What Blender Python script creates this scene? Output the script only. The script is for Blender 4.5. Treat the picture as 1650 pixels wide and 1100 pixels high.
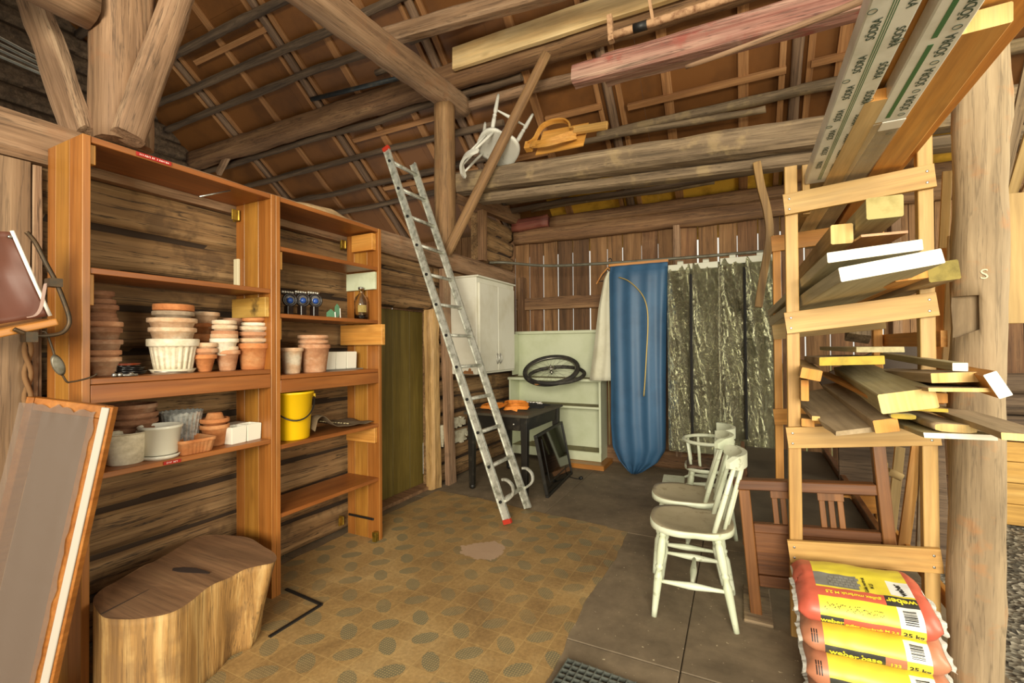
import bpy, bmesh, math, random
from mathutils import Vector, Matrix, Euler, noise
random.seed(7)
PI = math.pi
for o in list(bpy.data.objects):
    bpy.data.objects.remove(o, do_unlink=True)
SC = bpy.context.scene
COL = SC.collection

# ---------------------------------------------------------------- camera
FPX, YAW, PITCH, ROLL, CAMZ = 733.0, math.radians(26.4), math.radians(.65), math.radians(.44), 1.38
_f = Vector((-math.sin(YAW)*math.cos(PITCH), math.cos(YAW)*math.cos(PITCH), math.sin(PITCH)))
_r0 = Vector((math.cos(YAW), math.sin(YAW), 0)); _u0 = _r0.cross(_f)
_r = _r0*math.cos(ROLL)-_u0*math.sin(ROLL); _u = _r0*math.sin(ROLL)+_u0*math.cos(ROLL)
CAM = Vector((0, 0, CAMZ))
cd = bpy.data.cameras.new('camera'); cam = bpy.data.objects.new('camera', cd); COL.objects.link(cam)
cd.sensor_width = 36.0; cd.lens = FPX*36/1650; cd.clip_start = .02; cd.clip_end = 200
cam.matrix_world = Matrix(((_r.x, _u.x, -_f.x, 0), (_r.y, _u.y, -_f.y, 0), (_r.z, _u.z, -_f.z, CAMZ), (0, 0, 0, 1)))
SC.camera = cam

# ---------------------------------------------------------------- light
w = bpy.data.worlds.new('daylight'); SC.world = w; w.use_nodes = True
bg = w.node_tree.nodes['Background']; bg.inputs[0].default_value = (1.0, .95, .82, 1); bg.inputs[1].default_value = .80
def area(name, loc, target, sx, sy, power, col):
    d = bpy.data.lights.new(name, 'AREA'); d.shape = 'RECTANGLE'; d.size = sx; d.size_y = sy; d.energy = power; d.color = col
    o = bpy.data.objects.new(name, d); COL.objects.link(o); o.location = loc
    o.rotation_euler = (Vector(target)-Vector(loc)).to_track_quat('-Z', 'Y').to_euler(); return o
area('doorway_daylight', (1.1, -3.4, 2.1), (-.5, 3.8, 1.5), 2.6, 2.0, 430, (1, .92, .74))
area('side_daylight', (4.6, 2.2, 2.0), (-1.5, 4.0, 1.2), 2.2, 2.0, 130, (1, .95, .74))
vs = SC.view_settings
vs.view_transform = 'Standard'; vs.look = 'None'; vs.exposure = 0.38; vs.gamma = 1.0; vs.use_curve_mapping = False

# ---------------------------------------------------------------- helpers
def at(x, y, ax, v):
    "point of the place seen at a photo pixel, on the plane where coordinate ax equals v"
    d = _f + _r*((x-825)/FPX) - _u*((y-550)/FPX)
    i = 'xyz'.index(ax); return CAM + d*((v-CAM[i])/d[i])
WM = {}
def place(o, M, parent):
    WM[o] = M.copy()
    if parent is not None:
        o.parent = parent; o.matrix_basis = WM[parent].inverted() @ M
    else:
        o.matrix_basis = M
def mesh_obj(name, bm, mats, M=None, parent=None, smooth=False, stuff=False):
    me = bpy.data.meshes.new(name)
    bmesh.ops.recalc_face_normals(bm, faces=bm.faces)
    bm.to_mesh(me); bm.free()
    for m in (mats if isinstance(mats, (list, tuple)) else [mats]): me.materials.append(m)
    if smooth:
        me.polygons.foreach_set('use_smooth', [True]*len(me.polygons))
    o = bpy.data.objects.new(name, me); COL.objects.link(o)
    place(o, M or Matrix(), parent)
    if stuff: o['kind'] = 'stuff'
    return o
def autosmooth(o, ang=40):
    me = o.data; me.polygons.foreach_set('use_smooth', [True]*len(me.polygons))
    bm = bmesh.new(); bm.from_mesh(me)
    for e in bm.edges:
        if len(e.link_faces) == 2 and e.calc_face_angle(0) > math.radians(ang): e.smooth = False
    bm.to_mesh(me); bm.free(); return o
def tag(o, label, cat, group=None):
    o['label'] = label; o['category'] = cat
    if group: o['group'] = group
    return o
def lab(o, label): o['label'] = label; return o
def struct(o): o['kind'] = 'structure'; return o
def thing(name, label, cat, loc=(0, 0, 0), rz=0, group=None, M=None):
    o = bpy.data.objects.new(name, None); COL.objects.link(o); o.empty_display_size = .1
    place(o, M if M is not None else Matrix.Translation(loc) @ Matrix.Rotation(rz, 4, 'Z'), None)
    return tag(o, label, cat, group)
def children(o): return [c for c in bpy.data.objects if c.parent == o]
def copy_tree(o, M=None, label=None, group=None, parent=None):
    c = o.copy(); COL.objects.link(c)
    if parent is None:
        c.matrix_basis = M; WM[c] = M.copy()
    else:
        c.parent = parent; WM[c] = WM[parent] @ c.matrix_basis
    if label: c['label'] = label
    if group: c['group'] = group
    for ch in children(o): copy_tree(ch, parent=c)
    return c
def T(x, y, z): return Matrix.Translation((x, y, z))
def RZ(a): return Matrix.Rotation(a, 4, 'Z')
def RX(a): return Matrix.Rotation(a, 4, 'X')
def RY(a): return Matrix.Rotation(a, 4, 'Y')
def box_bm(x0, x1, y0, y1, z0, z1, bev=.002, bm=None, mi=0, seg=1):
    b = bmesh.new()
    vs_ = [b.verts.new((x, y, z)) for x in (x0, x1) for y in (y0, y1) for z in (z0, z1)]
    for f in ((0, 1, 3, 2), (4, 6, 7, 5), (0, 4, 5, 1), (2, 3, 7, 6), (0, 2, 6, 4), (1, 5, 7, 3)):
        b.faces.new([vs_[i] for i in f]).material_index = mi
    bev = min(bev, .45*min(abs(x1-x0), abs(y1-y0), abs(z1-z0)))
    if bev > 0: bmesh.ops.bevel(b, geom=b.edges[:], offset=bev, segments=seg, profile=.6, affect='EDGES')
    if bm is None: return b
    merge(bm, b); return bm
def merge(bm, b, M=None, mi=None):
    mp = {}
    for v in b.verts: mp[v] = bm.verts.new(M @ v.co if M else v.co)
    for f in b.faces:
        try: nf = bm.faces.new([mp[v] for v in f.verts])
        except ValueError: continue
        nf.material_index = f.material_index if mi is None else mi; nf.smooth = f.smooth
    b.free()
def box(name, x0, x1, y0, y1, z0, z1, mat, parent=None, bev=.002, M=None):
    "axis aligned box; its own origin at its centre"
    c = Vector(((x0+x1)/2, (y0+y1)/2, (z0+z1)/2)); b = box_bm(x0-c.x, x1-c.x, y0-c.y, y1-c.y, z0-c.z, z1-c.z, bev)
    return mesh_obj(name, b, mat, (M or Matrix()) @ Matrix.Translation(c), parent)
def ring_section(w, h, rnd, n=16):
    pts = []
    if rnd <= 0:
        b = min(w, h)*.06; b = min(b, .006)
        for sx, sy in ((1, 1), (-1, 1), (-1, -1), (1, -1)):
            x, y = sx*w/2, sy*h/2
            p = [(x, y-sy*b), (x-sx*b, y)]
            pts += p if sx*sy > 0 else p[::-1]
        return pts
    e = 2+6*(1-rnd)
    for k in range(n):
        a = 2*PI*(k+.5)/n; c, s = math.cos(a), math.sin(a)
        q = (abs(c)**e+abs(s)**e)**(-1/e); pts.append((q*c*w/2, q*s*h/2))
    return pts
def beam(name, p0, p1, w, h, mat, parent=None, rnd=0., rough=0., roll=0., taper=1., bow=0., seg=None, end=None, n=16, up=(0, 0, 1), wav=0.):
    "timber from p0 to p1: local x runs along it, w across, h up; hewn, round, rough or crooked"
    p0, p1 = Vector(p0), Vector(p1); d = p1-p0; L = d.length; ex = d.normalized()
    up = Vector(up)
    if abs(ex.dot(up)) > .98: up = Vector((0, 1, 0))
    ey = up.cross(ex).normalized(); ez = ex.cross(ey)
    M = Matrix((ex, ey, ez)).transposed().to_4x4(); M.translation = p0; M = M @ RX(roll)
    sec = ring_section(w, h, rnd, n)
    if seg is None: seg = max(1, int(L/.09)) if (rough or bow or wav) else 1
    bm = bmesh.new(); rings = []; off = Vector((random.random()*60, random.random()*60, random.random()*60))
    for i in range(seg+1):
        t = i/seg; k = 1+(taper-1)*t; x = L*t; ring = []
        by = wav*noise.noise(Vector((x*.9, 3, 0))+off); bz = bow*4*t*(1-t)+wav*noise.noise(Vector((x*.9, 9, 5))+off)
        for (a, c) in sec:
            q = Vector((x, a*k, c*k))
            if rough:
                nn = noise.noise(Vector((x*3.0, a*9, c*9))+off)+.5*noise.noise(Vector((x*9, a*25, c*25))+off)
                rr = 1+rough*nn/max(.02, min(w, h))*2; q.y *= rr; q.z *= rr
                if i in (0, seg): q.x += rough*1.5*noise.noise(Vector((1, a*12, c*12))+off)
            q.y += by; q.z += bz; ring.append(bm.verts.new(q))
        rings.append(ring)
    m = len(sec)
    for i in range(seg):
        for k in range(m):
            f = bm.faces.new((rings[i][k], rings[i][(k+1) % m], rings[i+1][(k+1) % m], rings[i+1][k])); f.smooth = rnd > .25
    e0 = bm.faces.new(rings[0][::-1]); e1 = bm.faces.new(rings[-1])
    mats = [mat]
    if end is not None: mats.append(end); e0.material_index = e1.material_index = 1
    return mesh_obj(name, bm, mats, M, parent)
def lathe_bm(prof, n=32, bm=None, M=None, mi=0, close=False):
    b = bmesh.new(); rings = []
    for r, z in prof:
        if r < 1e-5: rings.append([b.verts.new((0, 0, z))])
        else: rings.append([b.verts.new((r*math.cos(2*PI*k/n), r*math.sin(2*PI*k/n), z)) for k in range(n)])
    for i in range(len(rings)-1):
        A, B = rings[i], rings[i+1]
        for k in range(n):
            k2 = (k+1) % n
            if len(A) == 1 and len(B) == 1: continue
            if len(A) == 1: f = b.faces.new((A[0], B[k], B[k2]))
            elif len(B) == 1: f = b.faces.new((A[k], A[k2], B[0]))
            else: f = b.faces.new((A[k], A[k2], B[k2], B[k]))
            f.smooth = True; f.material_index = mi
    if bm is None and M is None: return b
    if bm is None: bm = bmesh.new()
    merge(bm, b, M); return bm
def tube_bm(pts, rad, n=10, bm=None, closed=False, flat=1.0, mi=0):
    "tube along points; rad a number or a list; flat squashes it across the up axis"
    bm = bm or bmesh.new(); pts = [Vector(p) for p in pts]; N = len(pts); rings = []; pu = None
    for i, p in enumerate(pts):
        if closed: t = (pts[(i+1) % N]-pts[i-1])
        else: t = pts[min(i+1, N-1)]-pts[max(i-1, 0)]
        t.normalize()
        if pu is None:
            a = Vector((0, 0, 1)) if abs(t.z) < .9 else Vector((1, 0, 0)); s = t.cross(a).normalized()
        else:
            s = (pu-t*pu.dot(t)).normalized()
        pu = s; q = t.cross(s); r = rad[i] if isinstance(rad, (list, tuple)) else rad
        rings.append([bm.verts.new(p+s*(r*math.cos(2*PI*k/n))+q*(r*flat*math.sin(2*PI*k/n))) for k in range(n)])
    for i in range(N if closed else N-1):
        A, B = rings[i], rings[(i+1) % N]
        for k in range(n):
            f = bm.faces.new((A[k], A[(k+1) % n], B[(k+1) % n], B[k])); f.smooth = True; f.material_index = mi
    if not closed:
        for f in (bm.faces.new(rings[0][::-1]), bm.faces.new(rings[-1])): f.material_index = mi
    return bm
def strip_bm(pts, width, th, bm=None, wdir=(0, 0, 1), mi=0):
    "flat bent band: width along wdir, thickness th"
    bm = bm or bmesh.new(); pts = [Vector(p) for p in pts]; N = len(pts); R = []; wd0 = Vector(wdir)
    for i, p in enumerate(pts):
        t = (pts[min(i+1, N-1)]-pts[max(i-1, 0)]).normalized(); wd = (wd0-t*wd0.dot(t)).normalized(); nrm = t.cross(wd)
        R.append([bm.verts.new(p+wd*(a*width/2)+nrm*(b*th/2)) for a, b in ((1, 1), (-1, 1), (-1, -1), (1, -1))])
    for i in range(N-1):
        for k in range(4):
            f = bm.faces.new((R[i][k], R[i][(k+1) % 4], R[i+1][(k+1) % 4], R[i+1][k])); f.material_index = mi
    bm.faces.new(R[0][::-1]).material_index = mi; bm.faces.new(R[-1]).material_index = mi
    return bm
def spline(P, k=8, closed=False):
    P = [Vector(p) for p in P]; out = []; n = len(P)
    rng = range(n if closed else n-1)
    for i in rng:
        if closed: a, b, c, d = P[i-1], P[i], P[(i+1) % n], P[(i+2) % n]
        else: a, b, c, d = P[max(i-1, 0)], P[i], P[i+1], P[min(i+2, n-1)]
        for j in range(k):
            t = j/k
            out.append(.5*((2*b)+(c-a)*t+(2*a-5*b+4*c-d)*t*t+(3*b-a-3*c+d)*t**3))
    if not closed: out.append(P[-1])
    return out
def frame_M(o, ex, ey):
    ex, ey = Vector(ex).normalized(), Vector(ey).normalized(); ez = ex.cross(ey).normalized(); ey = ez.cross(ex)
    M = Matrix((ex, ey, ez)).transposed().to_4x4(); M.translation = Vector(o); return M
def prism_bm(outline, th, bev=0., bm=None):
    "outline in xy extruded from z 0 to th"
    b = bmesh.new(); lo = [b.verts.new((x, y, 0)) for x, y in outline]; hi = [b.verts.new((x, y, th)) for x, y in outline]
    n = len(lo); b.faces.new(lo[::-1]); b.faces.new(hi)
    for k in range(n): b.faces.new((lo[k], lo[(k+1) % n], hi[(k+1) % n], hi[k]))
    if bev: bmesh.ops.bevel(b, geom=[e for e in b.edges if len(e.link_faces) == 2 and e.calc_face_angle(0) > .9], offset=bev, segments=2, affect='EDGES')
    if bm is None: return b
    merge(bm, b); return bm
def text_mesh(body, size, M, mat, parent, name='lettering', remap=None, align='CENTER', bold=0., sx=1.):
    cu = bpy.data.curves.new('lettering_outline', 'FONT'); cu.body = body; cu.size = size; cu.align_x = align; cu.align_y = 'CENTER'; cu.offset = bold; cu.resolution_u = 3
    t = bpy.data.objects.new('lettering_outline', cu); COL.objects.link(t)
    bpy.context.view_layer.update()
    me = bpy.data.meshes.new_from_object(t.evaluated_get(bpy.context.evaluated_depsgraph_get()))
    bpy.data.objects.remove(t, do_unlink=True); bpy.data.curves.remove(cu)
    bm = bmesh.new(); bm.from_mesh(me); bpy.data.meshes.remove(me)
    for v in bm.verts: v.co.x *= sx
    if remap:
        bmesh.ops.triangulate(bm, faces=bm.faces[:])
        for v in bm.verts: v.co = remap(v.co)
    o = mesh_obj(name, bm, mat, M, parent); return o

# ---------------------------------------------------------------- materials
def lin(h):
    h = h.lstrip('#'); c = [int(h[i:i+2], 16)/255 for i in (0, 2, 4)]
    return tuple(x/12.92 if x <= .04045 else ((x+.055)/1.055)**2.4 for x in c)+(1,)
class NT:
    def __init__(s, name):
        s.m = bpy.data.materials.new(name); s.m.use_nodes = True; s.t = s.m.node_tree; s.b = s.t.nodes['Principled BSDF']
    def n(s, typ, **kw):
        nd = s.t.nodes.new(typ)
        for k, v in kw.items(): setattr(nd, k, v)
        return nd
    def l(s, a, b): s.t.links.new(a, b)
    def coords(s, scale, rnd=True):
        tc = s.n('ShaderNodeTexCoord'); out = tc.outputs['Object']
        if rnd:
            oi = s.n('ShaderNodeObjectInfo'); mu = s.n('ShaderNodeMath', operation='MULTIPLY'); mu.inputs[1].default_value = 37.0
            s.l(oi.outputs['Random'], mu.inputs[0]); ad = s.n('ShaderNodeVectorMath', operation='ADD')
            s.l(out, ad.inputs[0]); s.l(mu.outputs[0], ad.inputs[1]); out = ad.outputs[0]
        mp = s.n('ShaderNodeMapping'); mp.inputs['Scale'].default_value = scale; s.l(out, mp.inputs['Vector']); return mp.outputs['Vector']
    def noise(s, vec, sc=1., det=5., rough=.6, dist=0.):
        nd = s.n('ShaderNodeTexNoise'); nd.inputs['Scale'].default_value = sc; nd.inputs['Detail'].default_value = det
        nd.inputs['Roughness'].default_value = rough; nd.inputs['Distortion'].default_value = dist; s.l(vec, nd.inputs['Vector']); return nd.outputs['Fac']
    def ramp(s, fac, stops):
        r = s.n('ShaderNodeValToRGB'); e = r.color_ramp.elements
        while len(e) < len(stops): e.new(.5)
        for i, (p, c) in enumerate(stops):
            e[i].position = p; e[i].color = c if isinstance(c, tuple) else lin(c)
        s.l(fac, r.inputs['Fac']); return r.outputs['Color']
    def mix(s, a, b, fac, mode='MIX'):
        m = s.n('ShaderNodeMix', data_type='RGBA', blend_type=mode)
        for sock, v in ((m.inputs[0], fac), (m.inputs[6], a), (m.inputs[7], b)):
            if hasattr(v, 'links'): s.l(v, sock)
            elif isinstance(v, str): sock.default_value = lin(v)
            else: sock.default_value = v
        return m.outputs[2]
    def bump(s, h, strength=.3, dist=.01):
        b = s.n('ShaderNodeBump'); b.inputs['Strength'].default_value = strength; b.inputs['Distance'].default_value = dist
        s.l(h, b.inputs['Height']); s.l(b.outputs['Normal'], s.b.inputs['Normal'])
    def out(s, col=None, rough=.6, **kw):
        if col is not None:
            if hasattr(col, 'links'): s.l(col, s.b.inputs['Base Color'])
            else: s.b.inputs['Base Color'].default_value = lin(col) if isinstance(col, str) else col
        if hasattr(rough, 'links'): s.l(rough, s.b.inputs['Roughness'])
        else: s.b.inputs['Roughness'].default_value = rough
        for k, v in kw.items(): s.b.inputs[k].default_value = v
        return s.m
def axis_scale(ax, a, c): return tuple(a if k == ax else c for k in 'xyz')
def wood(name, dark, mid, light, ax='x', grain=1., crack=0., knots=0., rough=.6, bump=.25, spots=None, coat=0.):
    "timber with grain along the object's own axis ax; cracks, knots and stains with a shape of their own"
    s = NT(name)
    v1 = s.coords(axis_scale(ax, .7, 15.*grain)); v2 = s.coords(axis_scale(ax, 2.2, 85.*grain)); v3 = s.coords((2.2, 2.2, 2.2))
    a = s.noise(v1, 1, 7, .66, .6); b = s.noise(v2, 1, 3, .6); c = s.noise(v3, 1, 3, .55)
    col = s.ramp(a, [(.3, dark), (.5, mid), (.72, light)])
    fine = s.ramp(b, [(.3, (.62, .6, .58, 1)), (.62, (1.08, 1.08, 1.08, 1))])
    col = s.mix(col, fine, .6, 'MULTIPLY')
    big = s.ramp(c, [(.3, (.72, .72, .73, 1)), (.7, (1.12, 1.1, 1.06, 1))])
    col = s.mix(col, big, .55, 'MULTIPLY')
    if knots:
        vk = s.coords(axis_scale(ax, 2.6, 7.5)); vo = s.n('ShaderNodeTexVoronoi'); vo.inputs['Scale'].default_value = 1; s.l(vk, vo.inputs['Vector'])
        kf = s.ramp(vo.outputs['Distance'], [(.05, (1, 1, 1, 1)), (.17, (0, 0, 0, 1))])
        mu = s.n('ShaderNodeMath', operation='MULTIPLY'); mu.inputs[1].default_value = knots; s.l(kf, mu.inputs[0])
        col = s.mix(col, s.mix(dark, '#2a1408', .45), mu.outputs[0])
    h = a
    if crack:
        vc = s.coords(axis_scale(ax, .65, 21.)); cr = s.noise(vc, 1, 5, .6, .35)
        cf = s.ramp(cr, [(.482, (0, 0, 0, 1)), (.498, (1, 1, 1, 1)), (.502, (1, 1, 1, 1)), (.518, (0, 0, 0, 1))])
        mu = s.n('ShaderNodeMath', operation='MULTIPLY'); mu.inputs[1].default_value = crack; s.l(cf, mu.inputs[0])
        col = s.mix(col, '#1d130b', mu.outputs[0])
    if spots:
        sp = s.noise(s.coords((5, 5, 5)), 1, 4, .6); sf = s.ramp(sp, [(.56, (0, 0, 0, 1)), (.66, (1, 1, 1, 1))]); mu = s.n('ShaderNodeMath', operation='MULTIPLY')
        mu.inputs[1].default_value = spots[1]; s.l(sf, mu.inputs[0]); col = s.mix(col, spots[0], mu.outputs[0])
    add = s.n('ShaderNodeMath', operation='ADD'); s.l(h, add.inputs[0]); s.l(b, add.inputs[1]); s.bump(add.outputs[0], bump, .006)
    s.b.inputs['Coat Weight'].default_value = coat; s.b.inputs['Coat Roughness'].default_value = .3
    return s.out(col, rough)
def plain(name, col, rough=.5, metal=0., dirt=None, sc=6., bump=0., spec=.5, det=4., lo=.45, hi=.7):
    s = NT(name); c = col
    if dirt:
        f = s.noise(s.coords((sc, sc, sc)), 1, det, .62); m = s.ramp(f, [(lo, (0, 0, 0, 1)), (hi, (1, 1, 1, 1))]); c = s.mix(col, dirt, m)
        if bump: s.bump(f, bump, .004)
    s.b.inputs['Specular IOR Level'].default_value = spec
    return s.out(c, rough, Metallic=metal)
M_log = wood('hewn_log_wood', '#5d432a', '#8a6a47', '#aa8a62', 'y', 1., crack=.85, rough=.8, bump=.6, spots=('#4a3320', .6))
M_beam = wood('weathered_beam_wood', '#6b4f36', '#97765a', '#b6997a', 'x', 1., crack=.6, rough=.8, bump=.5, spots=('#5d4631', .4))
M_beamL = wood('pale_hewn_beam_wood', '#71543c', '#937356', '#b09072', 'x', .9, crack=.5, rough=.75, bump=.5, spots=('#93633f', .35))
M_post = wood('old_round_post_wood', '#6d4e32', '#95714a', '#b08d63', 'x', .8, crack=.5, rough=.75, bump=.4, spots=('#8a5f3a', .4))
M_bark = wood('half_debarked_log_wood', '#7b674c', '#9f896a', '#bba583', 'x', .4, crack=.35, rough=.8, bump=.55, spots=('#a8703f', .55))
M_pole = wood('dark_round_pole_wood', '#3c2e23', '#5f4c3a', '#7d6751', 'x', 1., crack=.5, rough=.85, bump=.5)
M_batten = wood('rafter_batten_wood', '#7a4f2c', '#9c6c40', '#b98a5c', 'x', 1., crack=.2, rough=.75, bump=.3)
M_rafter = wood('dark_rafter_wood', '#4d3a2c', '#755a45', '#93765c', 'x', 1., crack=.6, rough=.8, bump=.5)
M_grey = wood('grey_weathered_board_wood', '#5f4f3b', '#877259', '#a38e70', 'x', 1., crack=.5, rough=.85, bump=.4, spots=('#c0a574', .3))
M_orange = wood('orange_stained_pine', '#9d6224', '#b87a35', '#c88d48', 'x', .7, knots=.25, rough=.42, bump=.08, coat=.15)
M_orange_d = wood('orange_stained_shelf_pine', '#96480f', '#b0601d', '#c47730', 'x', .6, knots=.15, rough=.45, bump=.08, coat=.15)
M_pine = wood('new_pine', '#b08343', '#c69d5a', '#d4b072', 'x', .6, knots=.55, rough=.55, bump=.08)
M_pine_w = wood('pale_planed_spruce', '#c99f66', '#dfbe88', '#ead0a1', 'x', .5, knots=.5, rough=.55, bump=.06)
M_pine_o = wood('amber_pine', '#b9762c', '#d29343', '#dfa85b', 'x', .6, knots=.4, rough=.55, bump=.08)
M_olive = wood('olive_grey_board', '#93875c', '#aea37a', '#c0b48c', 'x', .8, rough=.75, bump=.2)
M_gbrown = wood('greybrown_dusty_board', '#94805f', '#b39d7b', '#c5b08e', 'x', .5, rough=.8, bump=.2, spots=('#7e6a4c', .3))
M_end = wood('sawn_end_grain', '#d8a95c', '#eac47c', '#f4d99c', 'z', .8, rough=.7, bump=.1)
M_end_o = wood('orange_end_grain', '#c9802f', '#dd9a48', '#e8ad62', 'z', .8, rough=.7, bump=.1)
M_end_w = plain('white_painted_end', '#f4efdc', .6, dirt='#dfd5b5', sc=25, lo=.6, hi=.8)
M_end_y = plain('yellow_olive_end', '#c5a837', .7, dirt='#a28b2e', sc=18)
M_red = wood('red_painted_old_timber', '#7d4336', '#a5796a', '#bd9f8a', 'x', 1.1, crack=.6, rough=.8, bump=.5, spots=('#8f463a', .75))
M_masonite = plain('brown_hardboard', '#72461c', .55, dirt='#5a3614', sc=2.2, bump=.05)
M_eaveglow = plain('eave_glow_hardboard', '#d9a538', .55, dirt='#8d6319', sc=3)  # hardboard with the daylight glow at the eave put into its colour
M_backboard = wood('dark_brown_wall_board', '#54381f', '#775234', '#936c47', 'z', 1., crack=.4, rough=.8, bump=.4, spots=('#8d6a4a', .3))
M_girt = wood('brown_girt_wood', '#5f4129', '#825f40', '#a07c56', 'x', 1., crack=.6, rough=.8, bump=.5)
M_door = wood('olive_painted_door_boards', '#5b4c1c', '#716026', '#837236', 'z', .7, rough=.6, bump=.15)
M_gpale = wood('pale_grown_board', '#98794b', '#b2945f', '#c6a976', 'x', .5, knots=.5, rough=.7, bump=.1)
# ---------------------------------------------------------------- setting
ROOF0, SL = 3.1, .8
def roofz(y): return ROOF0+SL*(5.4-y)
def m_floor():
    s = NT('dusty_concrete_slab'); a = s.noise(s.coords((1.1, 1.1, 1.1), False), 1, 6, .65, .4); b = s.noise(s.coords((9, 9, 9), False), 1, 5, .65)
    c = s.ramp(a, [(.3, '#5b4f3d'), (.5, '#776853'), (.72, '#938268')]); d = s.ramp(b, [(.3, (.72, .7, .66, 1)), (.65, (1.1, 1.08, 1.05, 1))]); c = s.mix(c, d, .8, 'MULTIPLY')
    sp = s.noise(s.coords((45, 45, 45), False), 1, 2, .5); f = s.ramp(sp, [(.70, (0, 0, 0, 1)), (.73, (1, 1, 1, 1))]); c = s.mix(c, '#b5a587', f)
    s.bump(b, .3, .004); return s.out(c, .75)
def m_gravel():
    s = NT('grey_gravel'); v = s.n('ShaderNodeTexVoronoi'); v.inputs['Scale'].default_value = 1; s.l(s.coords((38, 38, 38), False), v.inputs['Vector'])
    a = s.noise(s.coords((3, 3, 3), False), 1, 5, .6); c = s.ramp(v.outputs['Color'], [(.2, '#3b362d'), (.5, '#6c6557'), (.85, '#a39b8b')])
    c = s.mix(c, s.ramp(a, [(.35, (.65, .65, .62, 1)), (.65, (1.1, 1.08, 1.05, 1))]), .7, 'MULTIPLY'); s.bump(v.outputs['Distance'], .8, .02); return s.out(c, .9)
M_floor, M_gravel = m_floor(), m_gravel()
bm = bmesh.new()
xs, ys = [-3.1, -1.45, -.235, .985], [-3.5, .55, 2.05, 3.4, 5.45]
for i in range(3):
    for j in range(4): box_bm(xs[i]+.002, xs[i+1]-.002, ys[j]+.002, ys[j+1]-.002, -.12, 0, .004, bm)
struct(mesh_obj('floor', bm, M_floor))
bm = bmesh.new(); N = 46
gv = [[bm.verts.new((.99+4.2*i/N, -3.5+9.2*j/(2*N), -.03+.02*noise.noise(Vector((i*.6, j*.6, 0)))+.06*max(0, (j-1.72*N)/(.3*N)) )) for j in range(2*N+1)] for i in range(N+1)]
for i in range(N):
    for j in range(2*N): bm.faces.new((gv[i][j], gv[i+1][j], gv[i+1][j+1], gv[i][j+1]))
r = bmesh.ops.extrude_face_region(bm, geom=bm.faces[:]); bmesh.ops.translate(bm, verts=[v for v in r['geom'] if isinstance(v, bmesh.types.BMVert)], vec=(0, 0, -.15))
o = mesh_obj('floor', bm, M_gravel); struct(o)
bm = bmesh.new(); box_bm(-30, 30, -30, -3.55, -.2, -.05, 0, bm); box_bm(-30, 30, 6.1, 40, -.2, -.05, 0, bm); box_bm(5.3, 30, -3.55, 6.1, -.2, -.05, 0, bm)
M_grass = plain('sunny_yard_grass', '#8e9a52', .9, dirt='#b5a873', sc=1.5)
struct(mesh_obj('ground', bm, M_grass))

def log_wall(bm, y0, y1, zs, x, depth=.06, seed=0., thick=.13, ends=True):
    "hewn logs laid along y with their faces at x; zs lists the joints"
    ny = max(2, int((y1-y0)/.045)); cols = []; zl = []
    for a, b in zip(zs[:-1], zs[1:]):
        n = max(6, int((b-a)/.014))
        for k in range(n): zl.append((a+(b-a)*k/n, k/n, b-a, a))
    zl.append((zs[-1], 1., .2, zs[-2]))
    g = []
    for j in range(ny+1):
        y = y0+(y1-y0)*j/ny; row = []
        for (z, t, h, a) in zl:
            wob = .035*noise.noise(Vector((y*.7, a*7+seed, 1.7)))*(1 if 0 < t < 1 else 1)
            lo = abs(2*t-1); d = -depth*(lo**5)+.016*noise.noise(Vector((y*1.3, z*7+seed, a*5)))+.008*noise.noise(Vector((y*5, z*38+seed, 2)))
            d += .012*noise.noise(Vector((y*.6, a*11+seed, 8)))
            zz = z+(wob*.5 if zs[0] < z < zs[-1] else 0)
            row.append(bm.verts.new((x+d, y, zz)))
        g.append(row)
    for j in range(ny):
        for k in range(len(zl)-1):
            f = bm.faces.new((g[j][k], g[j+1][k], g[j+1][k+1], g[j][k+1])); f.smooth = True
            if zl[k+1][1] in (0, 1.) or (zl[k][1] < .03 and noise.noise(Vector((j*.12, k*.7, seed))) > .05): f.material_index = 1
    # back and edges
    def skirt(L):
        bk = [bm.verts.new((x-thick, v.co.y, v.co.z)) for v in L]
        for a in range(len(L)-1): bm.faces.new((L[a], L[a+1], bk[a+1], bk[a]))
    skirt([r_[0] for r_ in g]); skirt([r_[-1] for r_ in g]); skirt(g[0]); skirt(g[-1])
    q = [bm.verts.new((x-thick, yy, zz)) for yy, zz in ((y0, zs[0]), (y1, zs[0]), (y1, zs[-1]), (y0, zs[-1]))]; bm.faces.new(q)
M_wall = wood('old_brown_log_wall', '#63472a', '#8f6d46', '#ad8b61', 'y', .8, crack=.85, rough=.8, bump=.8, spots=('#46311c', .6))
bm = bmesh.new()
log_wall(bm, -.4, 2.78, [0, .22, .41, .62, .80, 1.0, 1.19, 1.37, 1.58, 1.76, 1.96, 2.19], -2.68, seed=1)
log_wall(bm, 2.78, 3.66, [1.74, 1.93, 2.07, 2.19], -2.68, seed=5)
log_wall(bm, 3.66, 5.42, [0, .19, .36, .52, .70, .86, 1.05, 1.24, 1.43, 1.62, 1.8, 2.0, 2.19], -2.68, seed=9)
log_wall(bm, 4.56, 5.42, [2.36, 2.56, 2.76, 2.96], -2.66, seed=13)
M_joint = plain('joint_dirt_and_shade', '#38281a', .95)  # dirt in the gaps, with the shade between logs painted in
wall_left = struct(mesh_obj('wall_left', bm, [M_wall, M_joint]))
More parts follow.
